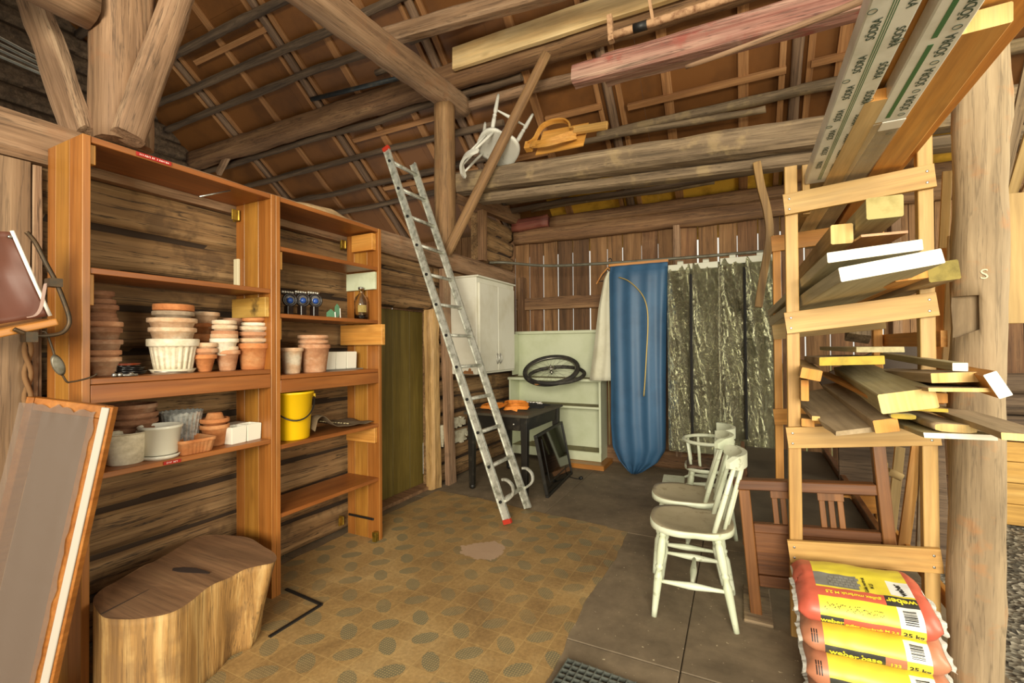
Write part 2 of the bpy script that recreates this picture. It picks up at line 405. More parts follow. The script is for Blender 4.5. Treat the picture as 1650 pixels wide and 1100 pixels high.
# limewash remains by the door stay as a stain
d1 = struct(thing('door_1', '', 'door', (-2.83, 3.2, 0))); del d1['label']; del d1['category']
for k, (a, b) in enumerate(((2.72, 2.97), (2.975, 3.23), (3.235, 3.47), (3.475, 3.68))):
    box('door_board', -2.86, -2.825, a, b, .03, 1.73, M_door, d1, .003)
box('threshold', -2.9, -2.7, 2.72, 3.68, 0, .03, M_girt, d1, .003)
struct(beam('trim_1', (-2.69, 3.665, 0), (-2.705, 3.665, 1.745), .11, .14, wood('split_pale_jamb_wood', '#8f6b41', '#bd965f', '#d6b480', 'x', .7, crack=.4, knots=.5, bump=.4), rnd=.25, rough=.010, seg=24))
struct(beam('trim_2', (-2.62, 3.86, 0), (-2.655, 3.815, 2.17), .05, .13, M_beam, rough=.003, seg=22))
struct(beam('trim_3', (-2.62, 4.53, 2.37), (-2.62, 4.53, 2.97), .07, .10, M_girt, rough=.003, seg=8))
# white limewash patches on the lowest logs, beside the jamb
M_lime = plain('flaking_limewash', '#cfc8ae', .9, dirt='#a4977b', sc=20)
def lime(y0, y1, z0, z1):
    bm = bmesh.new(); n, m = 14, 8; G = []
    for i in range(n+1):
        for j in range(m+1):
            y, z = y0+(y1-y0)*i/n, z0+(z1-z0)*j/m; G.append(bm.verts.new((-2.655+.004*noise.noise(Vector((y*9, z*9, 0))), y, z)))
    for i in range(n):
        for j in range(m):
            if noise.noise(Vector((i*.45+y0*7, j*.5+z0*9, 3)))+.55 > (abs(i-n/2)/(n/2))**3+(abs(j-m/2)/(m/2))**4*.8:
                bm.faces.new([G[i*(m+1)+j], G[(i+1)*(m+1)+j], G[(i+1)*(m+1)+j+1], G[i*(m+1)+j+1]])
    r = bmesh.ops.extrude_face_region(bm, geom=bm.faces[:]); bmesh.ops.translate(bm, verts=[v for v in r['geom'] if isinstance(v, bmesh.types.BMVert)], vec=(-.03, 0, 0))
    mesh_obj('limewash', bm, M_lime, None, wall_left)
lime(3.74, 3.80, .38, .60); lime(3.93, 4.25, .36, .50); lime(3.95, 4.2, .53, .64)

# back wall: upright boards with daylight between them
bm = bmesh.new(); x = -7.3; k = 0; random.seed(3)
while x < 4.2:
    wd = random.uniform(.17, .215); gp = random.choice((.006, .009, .012, .015, .018)); k = random.randrange(3); cx = x+wd/2
    box_bm(x, x+wd, 5.46+random.uniform(0, .008), 5.485+random.uniform(0, .008), random.uniform(-.02, .02), 2.93, .002, bm, k); x += wd+gp
wall_back = struct(mesh_obj('wall_back', bm, [M_backboard, wood('mid_brown_wall_board', '#5f4124', '#87613c', '#a37b52', 'z', 1., crack=.4, knots=.4, rough=.8, bump=.4), wood('deep_brown_wall_board', '#46301b', '#67482d', '#836040', 'z', 1., crack=.5, knots=.3, rough=.8, bump=.4)]))
beam('girt', (-2.62, 5.41, 2.815), (4.2, 5.41, 2.75), .13, .19, M_girt, wall_back, rnd=.35, rough=.010)
beam('girt', (-2.1, 5.40, 2.95), (4.2, 5.40, 2.92), .15, .14, M_girt, wall_back, rnd=.4, rough=.010)
lab(beam('girt', (-2.62, 5.33, 2.95), (-2.12, 5.35, 2.97), .12, .15, wood('red_daubed_log_end', '#5c2a20', '#8a4a3c', '#8d6a52', 'x', 1., crack=.5), wall_back, rnd=.4, rough=.01), 'red daubed log end in the corner')
beam('girt', (-2.62, 5.43, 1.93), (-.9, 5.43, 1.93), .06, .155, M_girt, wall_back, rough=.004)
beam('girt', (-2.4, 5.42, .10), (4.2, 5.42, .08), .10, .2, M_girt, wall_back, rnd=.3, rough=.01)
beam('stud', (-.60, 5.40, .15), (-.60, 5.40, 2.72), .07, .135, M_beam, wall_back, rough=.004)
beam('stud', (-2.53, 5.40, 1.55), (-2.53, 5.40, 2.28), .08, .13, M_girt, wall_back, rough=.004)
beam('stud', (1.32, 5.40, 0), (1.32, 5.40, 2.72), .07, .14, M_beam, wall_back, rough=.004)
# far left gable and log wall beyond the open loft
bm = bmesh.new(); log_wall(bm, -.5, 5.4, [0.0, .5, 1.0, 1.5, 2.0, 2.4]+[2.62+.22*k for k in range(24)], -7.25, seed=21)
box_bm(-7.4, -2.76, -.62, -.5, 0, 7.9, 0, bm)  # unseen front wall, added to close off the left bay and keep it dark
struct(mesh_obj('wall_far', bm, [M_pole, M_joint]))
bm = bmesh.new(); x = 1.4
log_wall(bm, 0, 1, [0, .3], 0, seed=2); bm.clear()
M_low = wood('pale_yellow_low_wall_board', '#a57b35', '#c79a4e', '#d9b068', 'x', .6, knots=.45, rough=.7, bump=.15)
bm = bmesh.new()
for z0, z1 in ((.0, .155), (.16, .315), (.32, .475), (.48, .625)): box_bm(-1.10, 1.45, -.02, .02, z0, z1, .004, bm)
struct(mesh_obj('wall_low', bm, M_low, T(2.75, 4.8, 0)))

# roof: hardboard, rafters, battens, poles
ceil = struct(thing('ceiling', '', 'x', (-1.9, 3., roofz(3.)))); del ceil['label']; del ceil['category']
bm = bmesh.new(); Y0, Y1 = -.62, 5.95
for i in range(9):
    xa = -7.4+1.32*i
    for j in range(6):
        ys_ = (-.62, .6, 1.8, 3.0, 4.0, 5.02, 5.95); ya, yb = ys_[j], ys_[j+1]
        vv = [bm.verts.new((x_, y_, roofz(y_)+dz)) for dz in (0, .02) for (x_, y_) in ((xa+.001, ya+.001), (xa+1.319, ya+.001), (xa+1.319, yb-.001), (xa+.001, yb-.001))]
        for f in ((0, 1, 2, 3), (7, 6, 5, 4), (0, 4, 5, 1), (1, 5, 6, 2), (2, 6, 7, 3), (3, 7, 4, 0)): bm.faces.new([vv[i_] for i_ in f])
bm.faces.ensure_lookup_table()
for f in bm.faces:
    if f.calc_center_median().y > 5.0 and f.calc_center_median().x > -2.2: f.material_index = 1  # lowest sheets take the painted eave glow
mesh_obj('hardboard', bm, [M_masonite, M_eaveglow], None, ceil)
def slope_piece(name, x, wd, dp, mat, y0=.05, y1=5.8, rough=0., x1=None):
    n = Vector((0, -SL, -1)).normalized()
    a = Vector((x, y0, roofz(y0)))+n*dp/2; b = Vector((x if x1 is None else x1, y1, roofz(y1)))+n*dp/2
    return beam(name, a, b, wd, dp, mat, ceil, rnd=.3 if rough else 0, rough=rough, seg=40 if rough else None, up=-n)
for x in (-6.1, -4.47, -2.76, -1.11, .475, 2.15):
    slope_piece('rafter', x, .085, .06, M_rafter, rough=.006)
    slope_piece('batten', x-.105, .05, .035, M_batten); slope_piece('batten', x+.10, .05, .035, M_batten)
for x in (-5.25, -3.86, -3.3, -1.87, -.57, .07, .80, 1.45, 2.8): slope_piece('batten', x, .085, .028, M_batten)
def cross_pole(y, x0, x1, d, mat, off=.10, name='pole', rough=.008, dz=0., dz1=0., **kw):
    return beam(name, (x0, y, roofz(y)-off+dz), (x1, y, roofz(y)-off+dz1), d, d*.9, mat, ceil, rnd=.8, rough=rough, wav=.03, **kw)
cross_pole(3.05, -7.2, -3.7, .085, M_pole); cross_pole(3.33, -7.2, 2.9, .08, M_pole); cross_pole(3.56, -7.2, -2.75, .075, M_pole)
cross_pole(3.60, -2.9, 2.9, .075, M_pole); cross_pole(2.6, -7.2, 2.9, .085, M_pole); cross_pole(2.1, -7.2, 2.9, .085, M_pole)
cross_pole(4.08, -7.2, -1.9, .075, M_pole); cross_pole(4.36, -7.2, -2.25, .07, M_pole); cross_pole(4.66, -7.2, -2.3, .07, M_pole); cross_pole(4.9, -7.2, -2.6, .07, M_pole)
cross_pole(4.17, -2.85, 2.9, .10, M_beam, off=.11, rough=.006); cross_pole(4.68, -1.3, 2.9, .085, M_grey, off=.09, taper=1.3)
cross_pole(4.62, -1.5, .25, .06, M_grey, off=.2, dz1=-.05)
cross_pole(5.06, -2.62, 2.9, .075, M_grey, off=.17); cross_pole(5.14, -2.66, 2.9, .07, M_pole, off=.2); cross_pole(5.2, -2.3, -.2, .05, M_grey, off=.17)
def lath(y, x0, x1):
    n = Vector((0, -SL, -1)).normalized(); dp = .045
    beam('lath', Vector((x0, y, roofz(y)))+n*.035, Vector((x1, y, roofz(y)))+n*.035, .055, dp, M_batten, ceil, up=-n)
lath(3.21, -5.8, -4.5); lath(4.56, -.95, .40); lath(4.56, .58, 1.9); lath(4.5, -1.8, -1.2); lath(4.78, -2.7, -1.9); lath(4.8, -4.3, -2.8); lath(4.25, -4.3, -2.85)

# ---------------------------------------------------------------- big timbers, each a thing
def timber(name, label, cat, *a, group=None, **k):
    o = beam(name, *a, **k); return tag(o, label, cat, group)
timber('wall_plate', 'long pale hewn beam lying along the top of the left log wall behind the shelves', 'beam', (-2.71, -.48, 2.27), (-2.71, 5.40, 2.275), .17, .19, M_beamL, rnd=.12, rough=.006)
timber('timber_post', 'thick cracked post standing on the left wall beam above the tall orange shelf', 'post', (-2.67, 1.13, 2.37), (-2.67, 1.13, 3.68), .21, .215, M_beamL, rnd=.3, rough=.008)
timber('timber_brace', 'grey plank brace slanting up to the left from the foot of the thick post', 'brace', (-2.74, 1.0, 2.37), at(45, -20, 'y', .95), .06, .17, M_beam, rnd=.2, rough=.006, roll=.0)
timber('timber_brace', 'round peeling brace leaning up to the right across the thick post at upper left', 'brace', (-2.54, 1.10, 2.37), (-2.54, 1.42, 3.6), .115, .12, M_beam, rnd=.8, rough=.008)
timber('collar_log', 'round log running up to the thick post, at the top left corner of the photo', 'beam', (-2.66, -.2, 2.985), (-2.66, 1.01, 2.975), .19, .2, M_beamL, rnd=.8, rough=.008)
timber('tie_beam', 'heavy pale hewn beam running from top centre down onto the round post behind the ladder', 'beam', (-2.68, .5, 3.78), (-2.66, 4.17, 3.98), .22, .225, M_beamL, rnd=.45, rough=.012)
timber('round_post', 'round brown post rising from the left wall beam behind the aluminium ladder', 'post', (-2.67, 3.86, 2.37), (-2.67, 3.86, 3.86), .215, .215, M_post, rnd=1., rough=.006)
timber('purlin_beam', 'long heavy purlin under the roof passing over the round post', 'beam', (-7.2, 3.93, 4.17), (3.0, 3.93, 4.17), .21, .23, M_girt, rnd=.5, rough=.012)
timber('upper_purlin', 'pale brown squared beam high under the roof, above the new plank', 'beam', at(615, 62, 'y', 3.28), at(1100, -75, 'y', 3.28), .12, .15, M_beamL, rnd=.1, rough=.005)
timber('new_plank', 'new pale spruce plank on edge fixed along the purlin, sawn end at the left', 'plank', at(731, 96, 'y', 3.76), Vector((.35, 3.76, 4.20)), .05, .215, M_pine_w, end=M_end, rough=.001)
timber('loft_log', 'thick grey hewn log spanning the loft, carrying the upturned chair', 'beam', (-2.60, 4.02, 3.085), (2.9, 4.02, 2.84), .20, .205, M_grey, rnd=.10, rough=.010)
timber('loft_plank', 'grey green plank lying just under and behind the thick loft log', 'plank', (-2.40, 4.12, 2.925), (2.9, 4.12, 2.675), .16, .09, M_grey, rnd=.15, rough=.004)
timber('knee_beam', 'dark squared beam running from the round post to the back corner', 'beam', (-2.66, 3.99, 3.0), (-2.58, 5.36, 3.05), .12, .16, M_girt, rnd=.2, rough=.008)
timber('prop_pole', 'thin brown pole propped at a slant from the left wall beam up to the purlin', 'pole', at(720, 408, 'x', -2.60), at(881, 86, 'y', 3.80), .105, .105, M_post, rnd=1., rough=.004, taper=.85)
for px_, py_ in ((893, 301), (965, 296)):
    p = at(px_, py_, 'y', 4.98); timber('wooden_peg', 'small pale wooden peg sticking down from the loft, '+('nearer the corner' if px_ < 900 else 'nearer the garment bags'), 'peg', p+Vector((0, .03, .06)), p+Vector((0, 0, -.07)), .04, .05, M_pine, taper=.4)
timber('timber_brace', 'short dark brace under the long purlin above the farther shelf', 'brace', at(352, 280, 'y', 3.95), at(380, 226, 'y', 3.93), .06, .07, M_beam, rough=.004)
t_ = thing('iron_pipe', 'dark iron pipe with a knob lying along the purlin left of the round post', 'pipe', at(570, 145, 'y', 3.76))
beam('pipe', at(502, 160, 'y', 3.76), at(642, 126, 'y', 3.76), .05, .05, plain('dark_blue_grey_iron', '#3c4144', .5, .6, dirt='#57524a', sc=15), t_, rnd=1.)
beam('knob', at(606, 118, 'y', 3.74), at(622, 112, 'y', 3.74), .06, .06, M_pole, t_, rnd=1.)
# hung red timbers with the pipe
timber('red_timber', 'long old red painted timber hung under the roof, right of the new plank', 'timber', (-.80, 3.10, 3.285), (2.9, 3.12, 3.30), .165, .17, M_red, rnd=.03, rough=.008)
timber('red_timber', 'shorter greyed timber with a blunt end under the red painted timber', 'timber', (-1.0, 3.02, 3.25), (1.6, 3.0, 3.20), .12, .13, M_red, rnd=.03, rough=.008, end=M_grey)
t = thing('hanging_pipe', 'rusty flaking pipe with black tape lying along the hung red timber', 'pipe', at(985, 58, 'y', 3.1))
p0, p1 = at(985, 58, 'y', 3.10), Vector((1.2, 3.1, 3.53)); dr = (p1-p0).normalized()
M_rust = plain('flaking_rusty_paint', '#b9916c', .8, dirt='#6d4426', sc=22, bump=.4)
M_black = plain('black_rubber', '#191817', .5)
beam('pipe', p0, p1, .05, .05, M_rust, t, rnd=1., rough=.002)
beam('tape', p0+dr*.15, p0+dr*.24, .06, .06, M_black, t, rnd=1.)
beam('bracket', p0+Vector((.0, 0, -.04)), p0+Vector((-.01, 0, .14)), .035, .05, M_rust, t, rough=.002)
beam('bracket', p0+dr*.28+Vector((0, 0, .0)), p0+dr*.22+Vector((0, .02, .42)), .02, .05, M_rust, t, rough=.002)
timber('thin_stick', 'thin pale peeled stick poking out below the red painted timber', 'stick', at(1105, 108, 'y', 2.95), at(1420, -12, 'y', 2.72), .026, .026, M_beam, rnd=1., taper=1.4, bow=-.012, seg=24)
# metal strips in the far loft
M_alu = plain('dull_aluminium', '#b9b9b0', .38, .85, dirt='#9a9a8c', sc=15)
t = thing('metal_strips', 'bundle of thin shiny metal strips in the dark loft at far left', 'metal strips', (-3.3, 1.2, 3.0))
for k in range(4):
    beam('strip', at(-30, 45+11*k, 'x', -4.2), at(85, 106+7*k, 'x', -4.2), .03, .006, M_alu, t)
# ---------------------------------------------------------------- orange shelves
XF, XB = -2.31, -2.62
M_or3 = wood('amber_knotty_side_pine', '#8f5a1e', '#a9742e', '#b98740', 'z', .7, knots=.5, rough=.42, bump=.06, coat=.15)
M_or4 = wood('orange_side_pine', '#854d1b', '#9c6027', '#ac7236', 'z', .7, knots=.25, rough=.42, bump=.06, coat=.15)
M_orh = wood('orange_shelf_board', '#7d4419', '#945724', '#a46935', 'y', .6, knots=.12, rough=.45, bump=.06, coat=.15)
M_orc = wood('pale_cleat_pine', '#b9762c', '#d79a4a', '#e2ae66', 'z', .7, knots=.2, rough=.5)
M_tape = plain('red_label_tape', '#a01c18', .35)
M_white = plain('white_print', '#f2ece2', .6)
M_brass = plain('old_brass', '#a88a35', .4, .8, dirt='#6d5a22', sc=30)
M_steel = plain('dull_steel', '#a5a39b', .35, .9)
def bookcase(label, y0, y1, levels, fascia):
    t = thing('tall_shelf', label, 'shelf', (XF-.155, (y0+y1)/2, 0))
    def upright(ya, yb):
        b = bmesh.new(); d = (XF-XB)/3; ws = (.075, .125, .11); x = XB
        for k, wd in enumerate(ws): box_bm(x+.0005, x+wd, ya, yb, 0, 2.237, .0015, b, 0 if k == 1 else 1); x += wd
        c = Vector(((XF+XB)/2, (ya+yb)/2, 0))
        for v in b.verts: v.co -= c
        return mesh_obj('side_panel', b, [M_or3, M_or4], Matrix.Translation(c), t)
    u1 = upright(y0, y0+.026); u2 = upright(y1-.028, y1)
    box('top_board', XB, XF-.004, y0+.027, y1-.029, 2.212, 2.237, M_orh, t)
    for i, z in enumerate(levels):
        s = box('shelf_board', XB+.01, XF-.006, y0+.027, y1-.029, z-.024, z, M_orh, t)
        if i == fascia: box('fascia', XF-.022, XF-.002, y0+.028, y1-.03, z-.100, z-.026, M_orh, t)
    return t, u1, u2
shA, a1, a2 = bookcase('nearer tall orange pine shelf holding most of the terracotta pots', .85, 1.689, (1.71, 1.265, .88), 1)
shB, b1, b2 = bookcase('farther tall orange pine shelf with the yellow bucket, beside the door', 1.691, 2.53, (1.958, 1.578, 1.228, .835, .45), 2)
def cleat(t, y0, y1, z0, z1, x0=-2.36, x1=-2.33, mat=M_orc): return box('cleat', x0, x1, y0, y1, z0, z1, mat, t)
cleat(shA, .877, .900, 2.13, 2.21); cleat(shA, .877, .895, 1.56, 1.685); cleat(shB, 1.718, 1.745, 1.83, 1.932); cleat(shB, 1.718, 1.74, 1.43, 1.553)
cleat(shA, 1.645, 1.660, 1.73, 1.90, -2.62, -2.58, plain('cream_painted_cleat', '#cfc3a0', .6))
M_marks = wood('pale_board_with_burn_marks', '#a5792e', '#b98f42', '#cba557', 'x', .6, rough=.6, bump=.1, spots=('#1c130b', .9))
lab(box('support_board', -2.62, -2.325, 1.635, 1.660, 1.555, 1.665, M_marks, shA), 'pale wooden board with black scorch marks')
lab(box('support_board', -2.60, -2.325, 2.475, 2.499, 1.80, 1.925, plain('chipped_pale_green_board', '#ccd2b4', .6, dirt='#b9bd9a', sc=9), shB), 'chipped pale green painted board')
lab(box('support_board', -2.64, -2.24, 2.455, 2.49, 1.40, 1.545, M_pine_o, shB), 'wide amber board sticking out past the front')
lab(box('support_block', -2.53, -2.33, 2.46, 2.499, 2.08, 2.20, M_pine_o, shB), 'amber block with a hollow')
lab(box('support_board', -2.60, -2.325, 2.47, 2.499, .70, .81, M_pine_o, shB), 'split amber board under the lower shelf')
box('skid_rail', -2.60, -2.36, 2.487, 2.499, .14, .155, M_black, shB)
for t, y, z, x in ((shA, 1.655, 2.15, -2.58), (shB, 2.49, 2.15, -2.62), (shB, 2.48, .10, -2.64)):
    b = box_bm(-.004, .004, -.045, 0, -.03, .03, .001); box_bm(-.055, 0, -.004, 0, -.03, .03, .001, b); box_bm(-.01, .01, -.012, .0, -.032, .032, .004, b)
    mesh_obj('hinge', b, M_brass, T(x, y, z), t)
b = box_bm(-.002, .03, -.03, 0, -.0, .07, .001); mesh_obj('corner_bracket', b, M_brass, T(-2.34, 2.49, .0), shB)
def tape(t, y0, y1, z, n, h=.016):
    p = box('label_tape', XF-.003, XF+.001, y0, y1, z-h/2, z+h/2, M_tape, t, .0003); random.seed(n); bm = bmesh.new(); y = y0+.012
    while y < y1-.012:
        wd = random.choice((.003, .004, .005)); hh = random.choice((.006, .007, .008)); k = random.random()
        box_bm(XF+.001, XF+.0016, y, y+.0014, z-hh/2, z+hh/2, 0, bm)
        if k > .3: box_bm(XF+.001, XF+.0016, y, y+wd, z+hh/2-.0015, z+hh/2, 0, bm)
        if k > .5: box_bm(XF+.001, XF+.0016, y+wd-.0012, y+wd, z-hh/2, z+hh/2, 0, bm)
        y += wd+.003 if random.random() < .85 else .012
    mesh_obj('embossed_print', bm, M_white, None, p)
tape(shA, 1.03, 1.165, 2.2255, 4, .017); tape(shA, 1.135, 1.205, .868, 9, .015)

# ---------------------------------------------------------------- pots
def m_clay(name, a, b, c, rough=.85, sc=14.):
    s = NT(name); f = s.noise(s.coords((sc*.35, sc*.35, sc*.7)), 1, 6, .68); g = s.noise(s.coords((sc*4, sc*4, sc*4)), 1, 3, .6)
    col = s.ramp(f, [(.34, a), (.5, b), (.64, c)]); col = s.mix(col, s.ramp(g, [(.3, (.8, .78, .76, 1)), (.65, (1.06, 1.06, 1.06, 1))]), .7, 'MULTIPLY')
    s.bump(g, .2, .002); return s.out(col, rough)
CL = dict(orange=m_clay('orange_terracotta', '#ab6534', '#bf7a46', '#cb915f'), dusty=m_clay('dusty_terracotta', '#a87250', '#bd8963', '#cfa988'),
          brown=m_clay('brown_weathered_clay', '#7e5238', '#986a4c', '#b08c70'), pale=m_clay('lime_bloomed_clay', '#bd8f68', '#cfae8c', '#dccdb4'),
          white=m_clay('chalky_white_clay', '#b8aa8e', '#d8cbb0', '#e6dcc6'), glaze=plain('cream_glaze', '#ddd8c6', .22, dirt='#d2c8ac', sc=8, lo=.6),
          grey=m_clay('greyed_clay', '#8a7660', '#a8937a', '#bfae98'))
def pot_bm(rt, rb, h, rim=.02, rimo=.006, wall=.007, n=40, flute=0, lip=0.):
    P = [(0, 0), (rb-.004, 0), (rb, .004)]
    k = rb+(rt-rimo-rb)*((h-rim)/h)
    if flute: P += [(rb+(k-rb)*t, (h-rim)*t) for t in (.1, .3, .5, .7, .9)]
    P += [(k, h-rim-.001), (rt-.001, h-rim+.001), (rt, h-rim+.005), (rt+lip, h-.003), (rt-.003, h), (rt-wall, h), (rt-wall-.002, h-.004), (rb-wall*.5, .012), (0, .010)]
    bm = lathe_bm(P, n)
    if flute:
        for v in bm.verts:
            r = math.hypot(v.co.x, v.co.y)
            if .003 < v.co.z < h-rim-.002 and r > (rb+(k-rb)*v.co.z/h)-.004 and r > rb-.004:
                a = math.atan2(v.co.y, v.co.x); s_ = .5+.5*math.cos(a*flute); f = 1-.10*(1-min(1, s_*1.8))
                v.co.x *= f; v.co.y *= f
    return bm
def ordn(i): return ('topmost', 'second from the top', 'third from the top', 'fourth from the top', 'fifth from the top', 'sixth from the top', 'seventh from the top', 'eighth from the top', 'ninth from the top', 'tenth from the top')[i]
def depth(p): return (Vector(p)-CAM).dot(_f)
def stack(X, zbase, rows, where, group, col_words):
    "rows from the top down: (left px, right px, rim px y, clay, body height); the last stands on the shelf"
    N = len(rows)
    for i, (xl, xr, y, clay, h, *kw) in enumerate(rows):
        kw = kw[0] if kw else {}
        c = at((xl+xr)/2, y, 'x', X); r = .5*(xr-xl)/FPX*depth(c)*.985
        z1 = c.z if i < N-1 else max(c.z, zbase+.04)
        hh = h if i < N-1 else z1-zbase
        inv = kw.get('inv'); words = kw.get('w', col_words.get(clay, clay))
        bm = pot_bm(r, r*kw.get('tb', .66), hh, kw.get('rim', min(.022, hh*.35)), kw.get('rimo', .005), n=kw.get('n', 40), flute=kw.get('flute', 0))
        M = T(c.x, c.y, z1-hh) @ RZ(i*1.3) if not inv else T(c.x, c.y, z1) @ RX(PI)
        if kw.get('tilt'): M = M @ RX(kw['tilt'])
        pos = f'{ordn(i)} of {where}' if N > 1 else where
        if i == N-1 and N > 1: pos = f'bottom one of {where}'
        tag(mesh_obj('clay_pot', bm, CL[clay], M, None), f'{words} clay pot, {pos}', 'pot', group)
W_ = dict(orange='clean orange', dusty='dusty pink', brown='brown weathered', pale='pale bloomed', white='chalky white', grey='greyed', glaze='cream glazed')
S3, S4 = 1.265, .88
stack(-2.50, S3, [(146, 180, 469, 'brown', .075), (146, 182, 482, 'brown', .075), (144, 186, 491, 'brown', .075), (146, 183, 504, 'brown', .07), (145, 185, 511, 'brown', .07), (142, 192, 518, 'dusty', .075, {'w': 'wide brownish'}),
      (143, 191, 528, 'brown', .085), (143, 192, 547, 'brown', .085), (144, 190, 564, 'dusty', .08), (144, 190, 575, 'dusty', .1)], 'the far left stack', 'pots in the tall left stack', W_)
stack(-2.47, S3+.010, [(252, 308, 491, 'orange', .065, {'rim': .03}), (251, 308, 502, 'grey', .06), (244, 312, 513, 'pale', .07, {'tb': .75}), (246, 311, 528, 'pale', .09, {'tb': .74}),
      (244, 315, 546, 'white', .2, {'flute': 20, 'n': 120, 'rim': .036, 'tb': .72, 'w': 'fluted white'})], 'the stack on the white saucer', 'pots stacked above the fluted white one', W_)
def saucer(X, zb, xl, xr, y, clay, label, h=.02, group=None):
    c = at((xl+xr)/2, y, 'x', X); r = .5*(xr-xl)/FPX*depth(c)
    return tag(mesh_obj('saucer', lathe_bm([(0, 0), (r*.86, 0), (r, h), (r-.008, h), (r*.83, .008), (0, .008)], 36), CL[clay], T(c.x, c.y, zb)), label, 'saucer', group)
saucer(-2.47, S3, 247, 310, 593, 'white', 'round white saucer under the big fluted white pot')
stack(-2.58, S3, [(310, 351, 503, 'pale', .09), (311, 343, 521, 'orange', .09), (309, 344, 538, 'orange', .13, {'rim': .04})], 'the back stack beside the fluted pot', 'pots in the back row stack', W_)
stack(-2.43, S3, [(315, 348, 552, 'pale', .07), (313, 348, 561, 'dusty', .07), (313, 347, 571, 'orange', .1, {'tb': .55, 'w': 'small orange'})], 'the short front stack', 'pots in the short front stack', W_)
stack(-2.43, S3, [(344, 379, 516, 'pale', .06), (344, 380, 524, 'pale', .06), (343, 381, 533, 'dusty', .06), (342, 381, 538, 'pale', .08), (341, 382, 545, 'white', .09), (349, 382, 558, 'pale', .07), (348, 385, 564, 'dusty', .1, {'tb': .62})], 'the slim stack second from right', 'pots in the slim stack', W_)
stack(-2.59, S3, [(358, 392, 513, 'brown', .2)], 'half hidden at the back between the two right stacks', None, W_)
stack(-2.42, S3, [(393, 428, 512, 'orange', .05, {'tilt': .06}), (391, 428, 520, 'white', .05), (387, 431, 526, 'pale', .06), (386, 430, 535, 'dusty', .06), (385, 429, 545, 'pale', .06), (383, 433, 553, 'orange', .14, {'rim': .03, 'tb': .7})], 'the nearer shelf\'s rightmost stack', 'pots in the rightmost stack', W_)
# lower shelf of the nearer unit
stack(-2.55, S4, [(183, 247, 650, 'brown', .07, {'tb': .85}), (184, 248, 664, 'brown', .07, {'tb': .85}), (185, 248, 674, 'brown', .07, {'tb': .85}), (186, 248, 686, 'brown', .17, {'tb': .85})], 'the dark bowl stack, lower shelf', 'dark clay bowls on the lower shelf', dict(brown='wide dark brown'))
stack(-2.43, S4, [(174, 230, 697, 'white', .1, {'rim': .0015, 'rimo': .0005, 'tb': .86, 'w': 'big plain chalky'})], 'on the lower shelf beside the leaning frame', None, W_)
stack(-2.40, S4+.018, [(228, 289, 684, 'glaze', .1, {'rim': .014, 'rimo': .004, 'tb': .78, 'w': 'cream glazed white'})], 'standing on its own saucer on the lower shelf', None, W_)
saucer(-2.40, S4, 231, 286, 737, 'glaze', 'cream glazed saucer under the glazed white pot', .018)
stack(-2.45, S4, [(330, 362, 664, 'orange', .05, {'inv': 1, 'rim': .018, 'w': 'upturned orange'}), (325, 367, 673, 'orange', .05, {'rim': .022}), (325, 367, 683, 'orange', .12, {'rim': .022})], 'the stack beside the white planter', 'pots left of the white box planter', W_)
# fluted glass vase
def m_glass(name, col=(.93, .96, .95, 1), rough=.04):
    s = NT(name); s.b.inputs['Transmission Weight'].default_value = 1; s.b.inputs['IOR'].default_value = 1.45; return s.out(col, rough)
M_glass = plain('silvery_pressed_glass', '#d3d6d0', .08, .45, dirt='#8d908a', sc=35); M_smoke = m_glass('smoky_bottle_glass', (.86, .82, .72, 1), .05)
c = at(292, 690, 'x', -2.54); dv = depth(c)
bm = pot_bm(.5*60/FPX*dv, .5*42/FPX*dv, .185, .004, .0005, .004, 96, 24)
for v in bm.verts:
    a = math.atan2(v.co.y, v.co.x); v.co.z += .003*math.cos(a*24)*(v.co.z > .17)
tag(mesh_obj('glass_vase', bm, M_glass, T(c.x, c.y, S4)), 'fluted clear glass vase behind the ribbed terracotta dish', 'vase')
# ribbed rectangular dish
bm = bmesh.new(); L, Wd, H = .085, .082, .07; out = []
for k in range(120):
    a = 2*PI*k/120; cx_, sx_ = math.cos(a), math.sin(a); e = 9; q = (abs(cx_)**e+abs(sx_)**e)**(-1/e); out.append((q*cx_*L, q*sx_*Wd))
def ringz(sc, z, rib): 
    R = []
    for k, (x, y) in enumerate(out):
        f = sc+(.035*(.5+.5*math.cos(2*PI*k/120*30)) if rib else 0); R.append(bm.verts.new((x*f, y*f, z)))
    return R
rs = [ringz(.80, 0, 0), ringz(.82, .003, 1), ringz(.95, H-.016, 1), ringz(1.02, H-.014, 0), ringz(1.02, H, 0), ringz(.93, H, 0), ringz(.76, .01, 0)]
for A, B in zip(rs[:-1], rs[1:]):
    for k in range(120): bm.faces.new((A[k], A[(k+1) % 120], B[(k+1) % 120], B[k])).smooth = True
bm.faces.new(rs[0][::-1]); bm.faces.new(rs[-1])
tag(mesh_obj('ribbed_dish', bm, CL['orange'], T(-2.40, 1.292, S4) @ RZ(.0)), 'long ribbed orange terracotta dish on the lower shelf', 'dish')
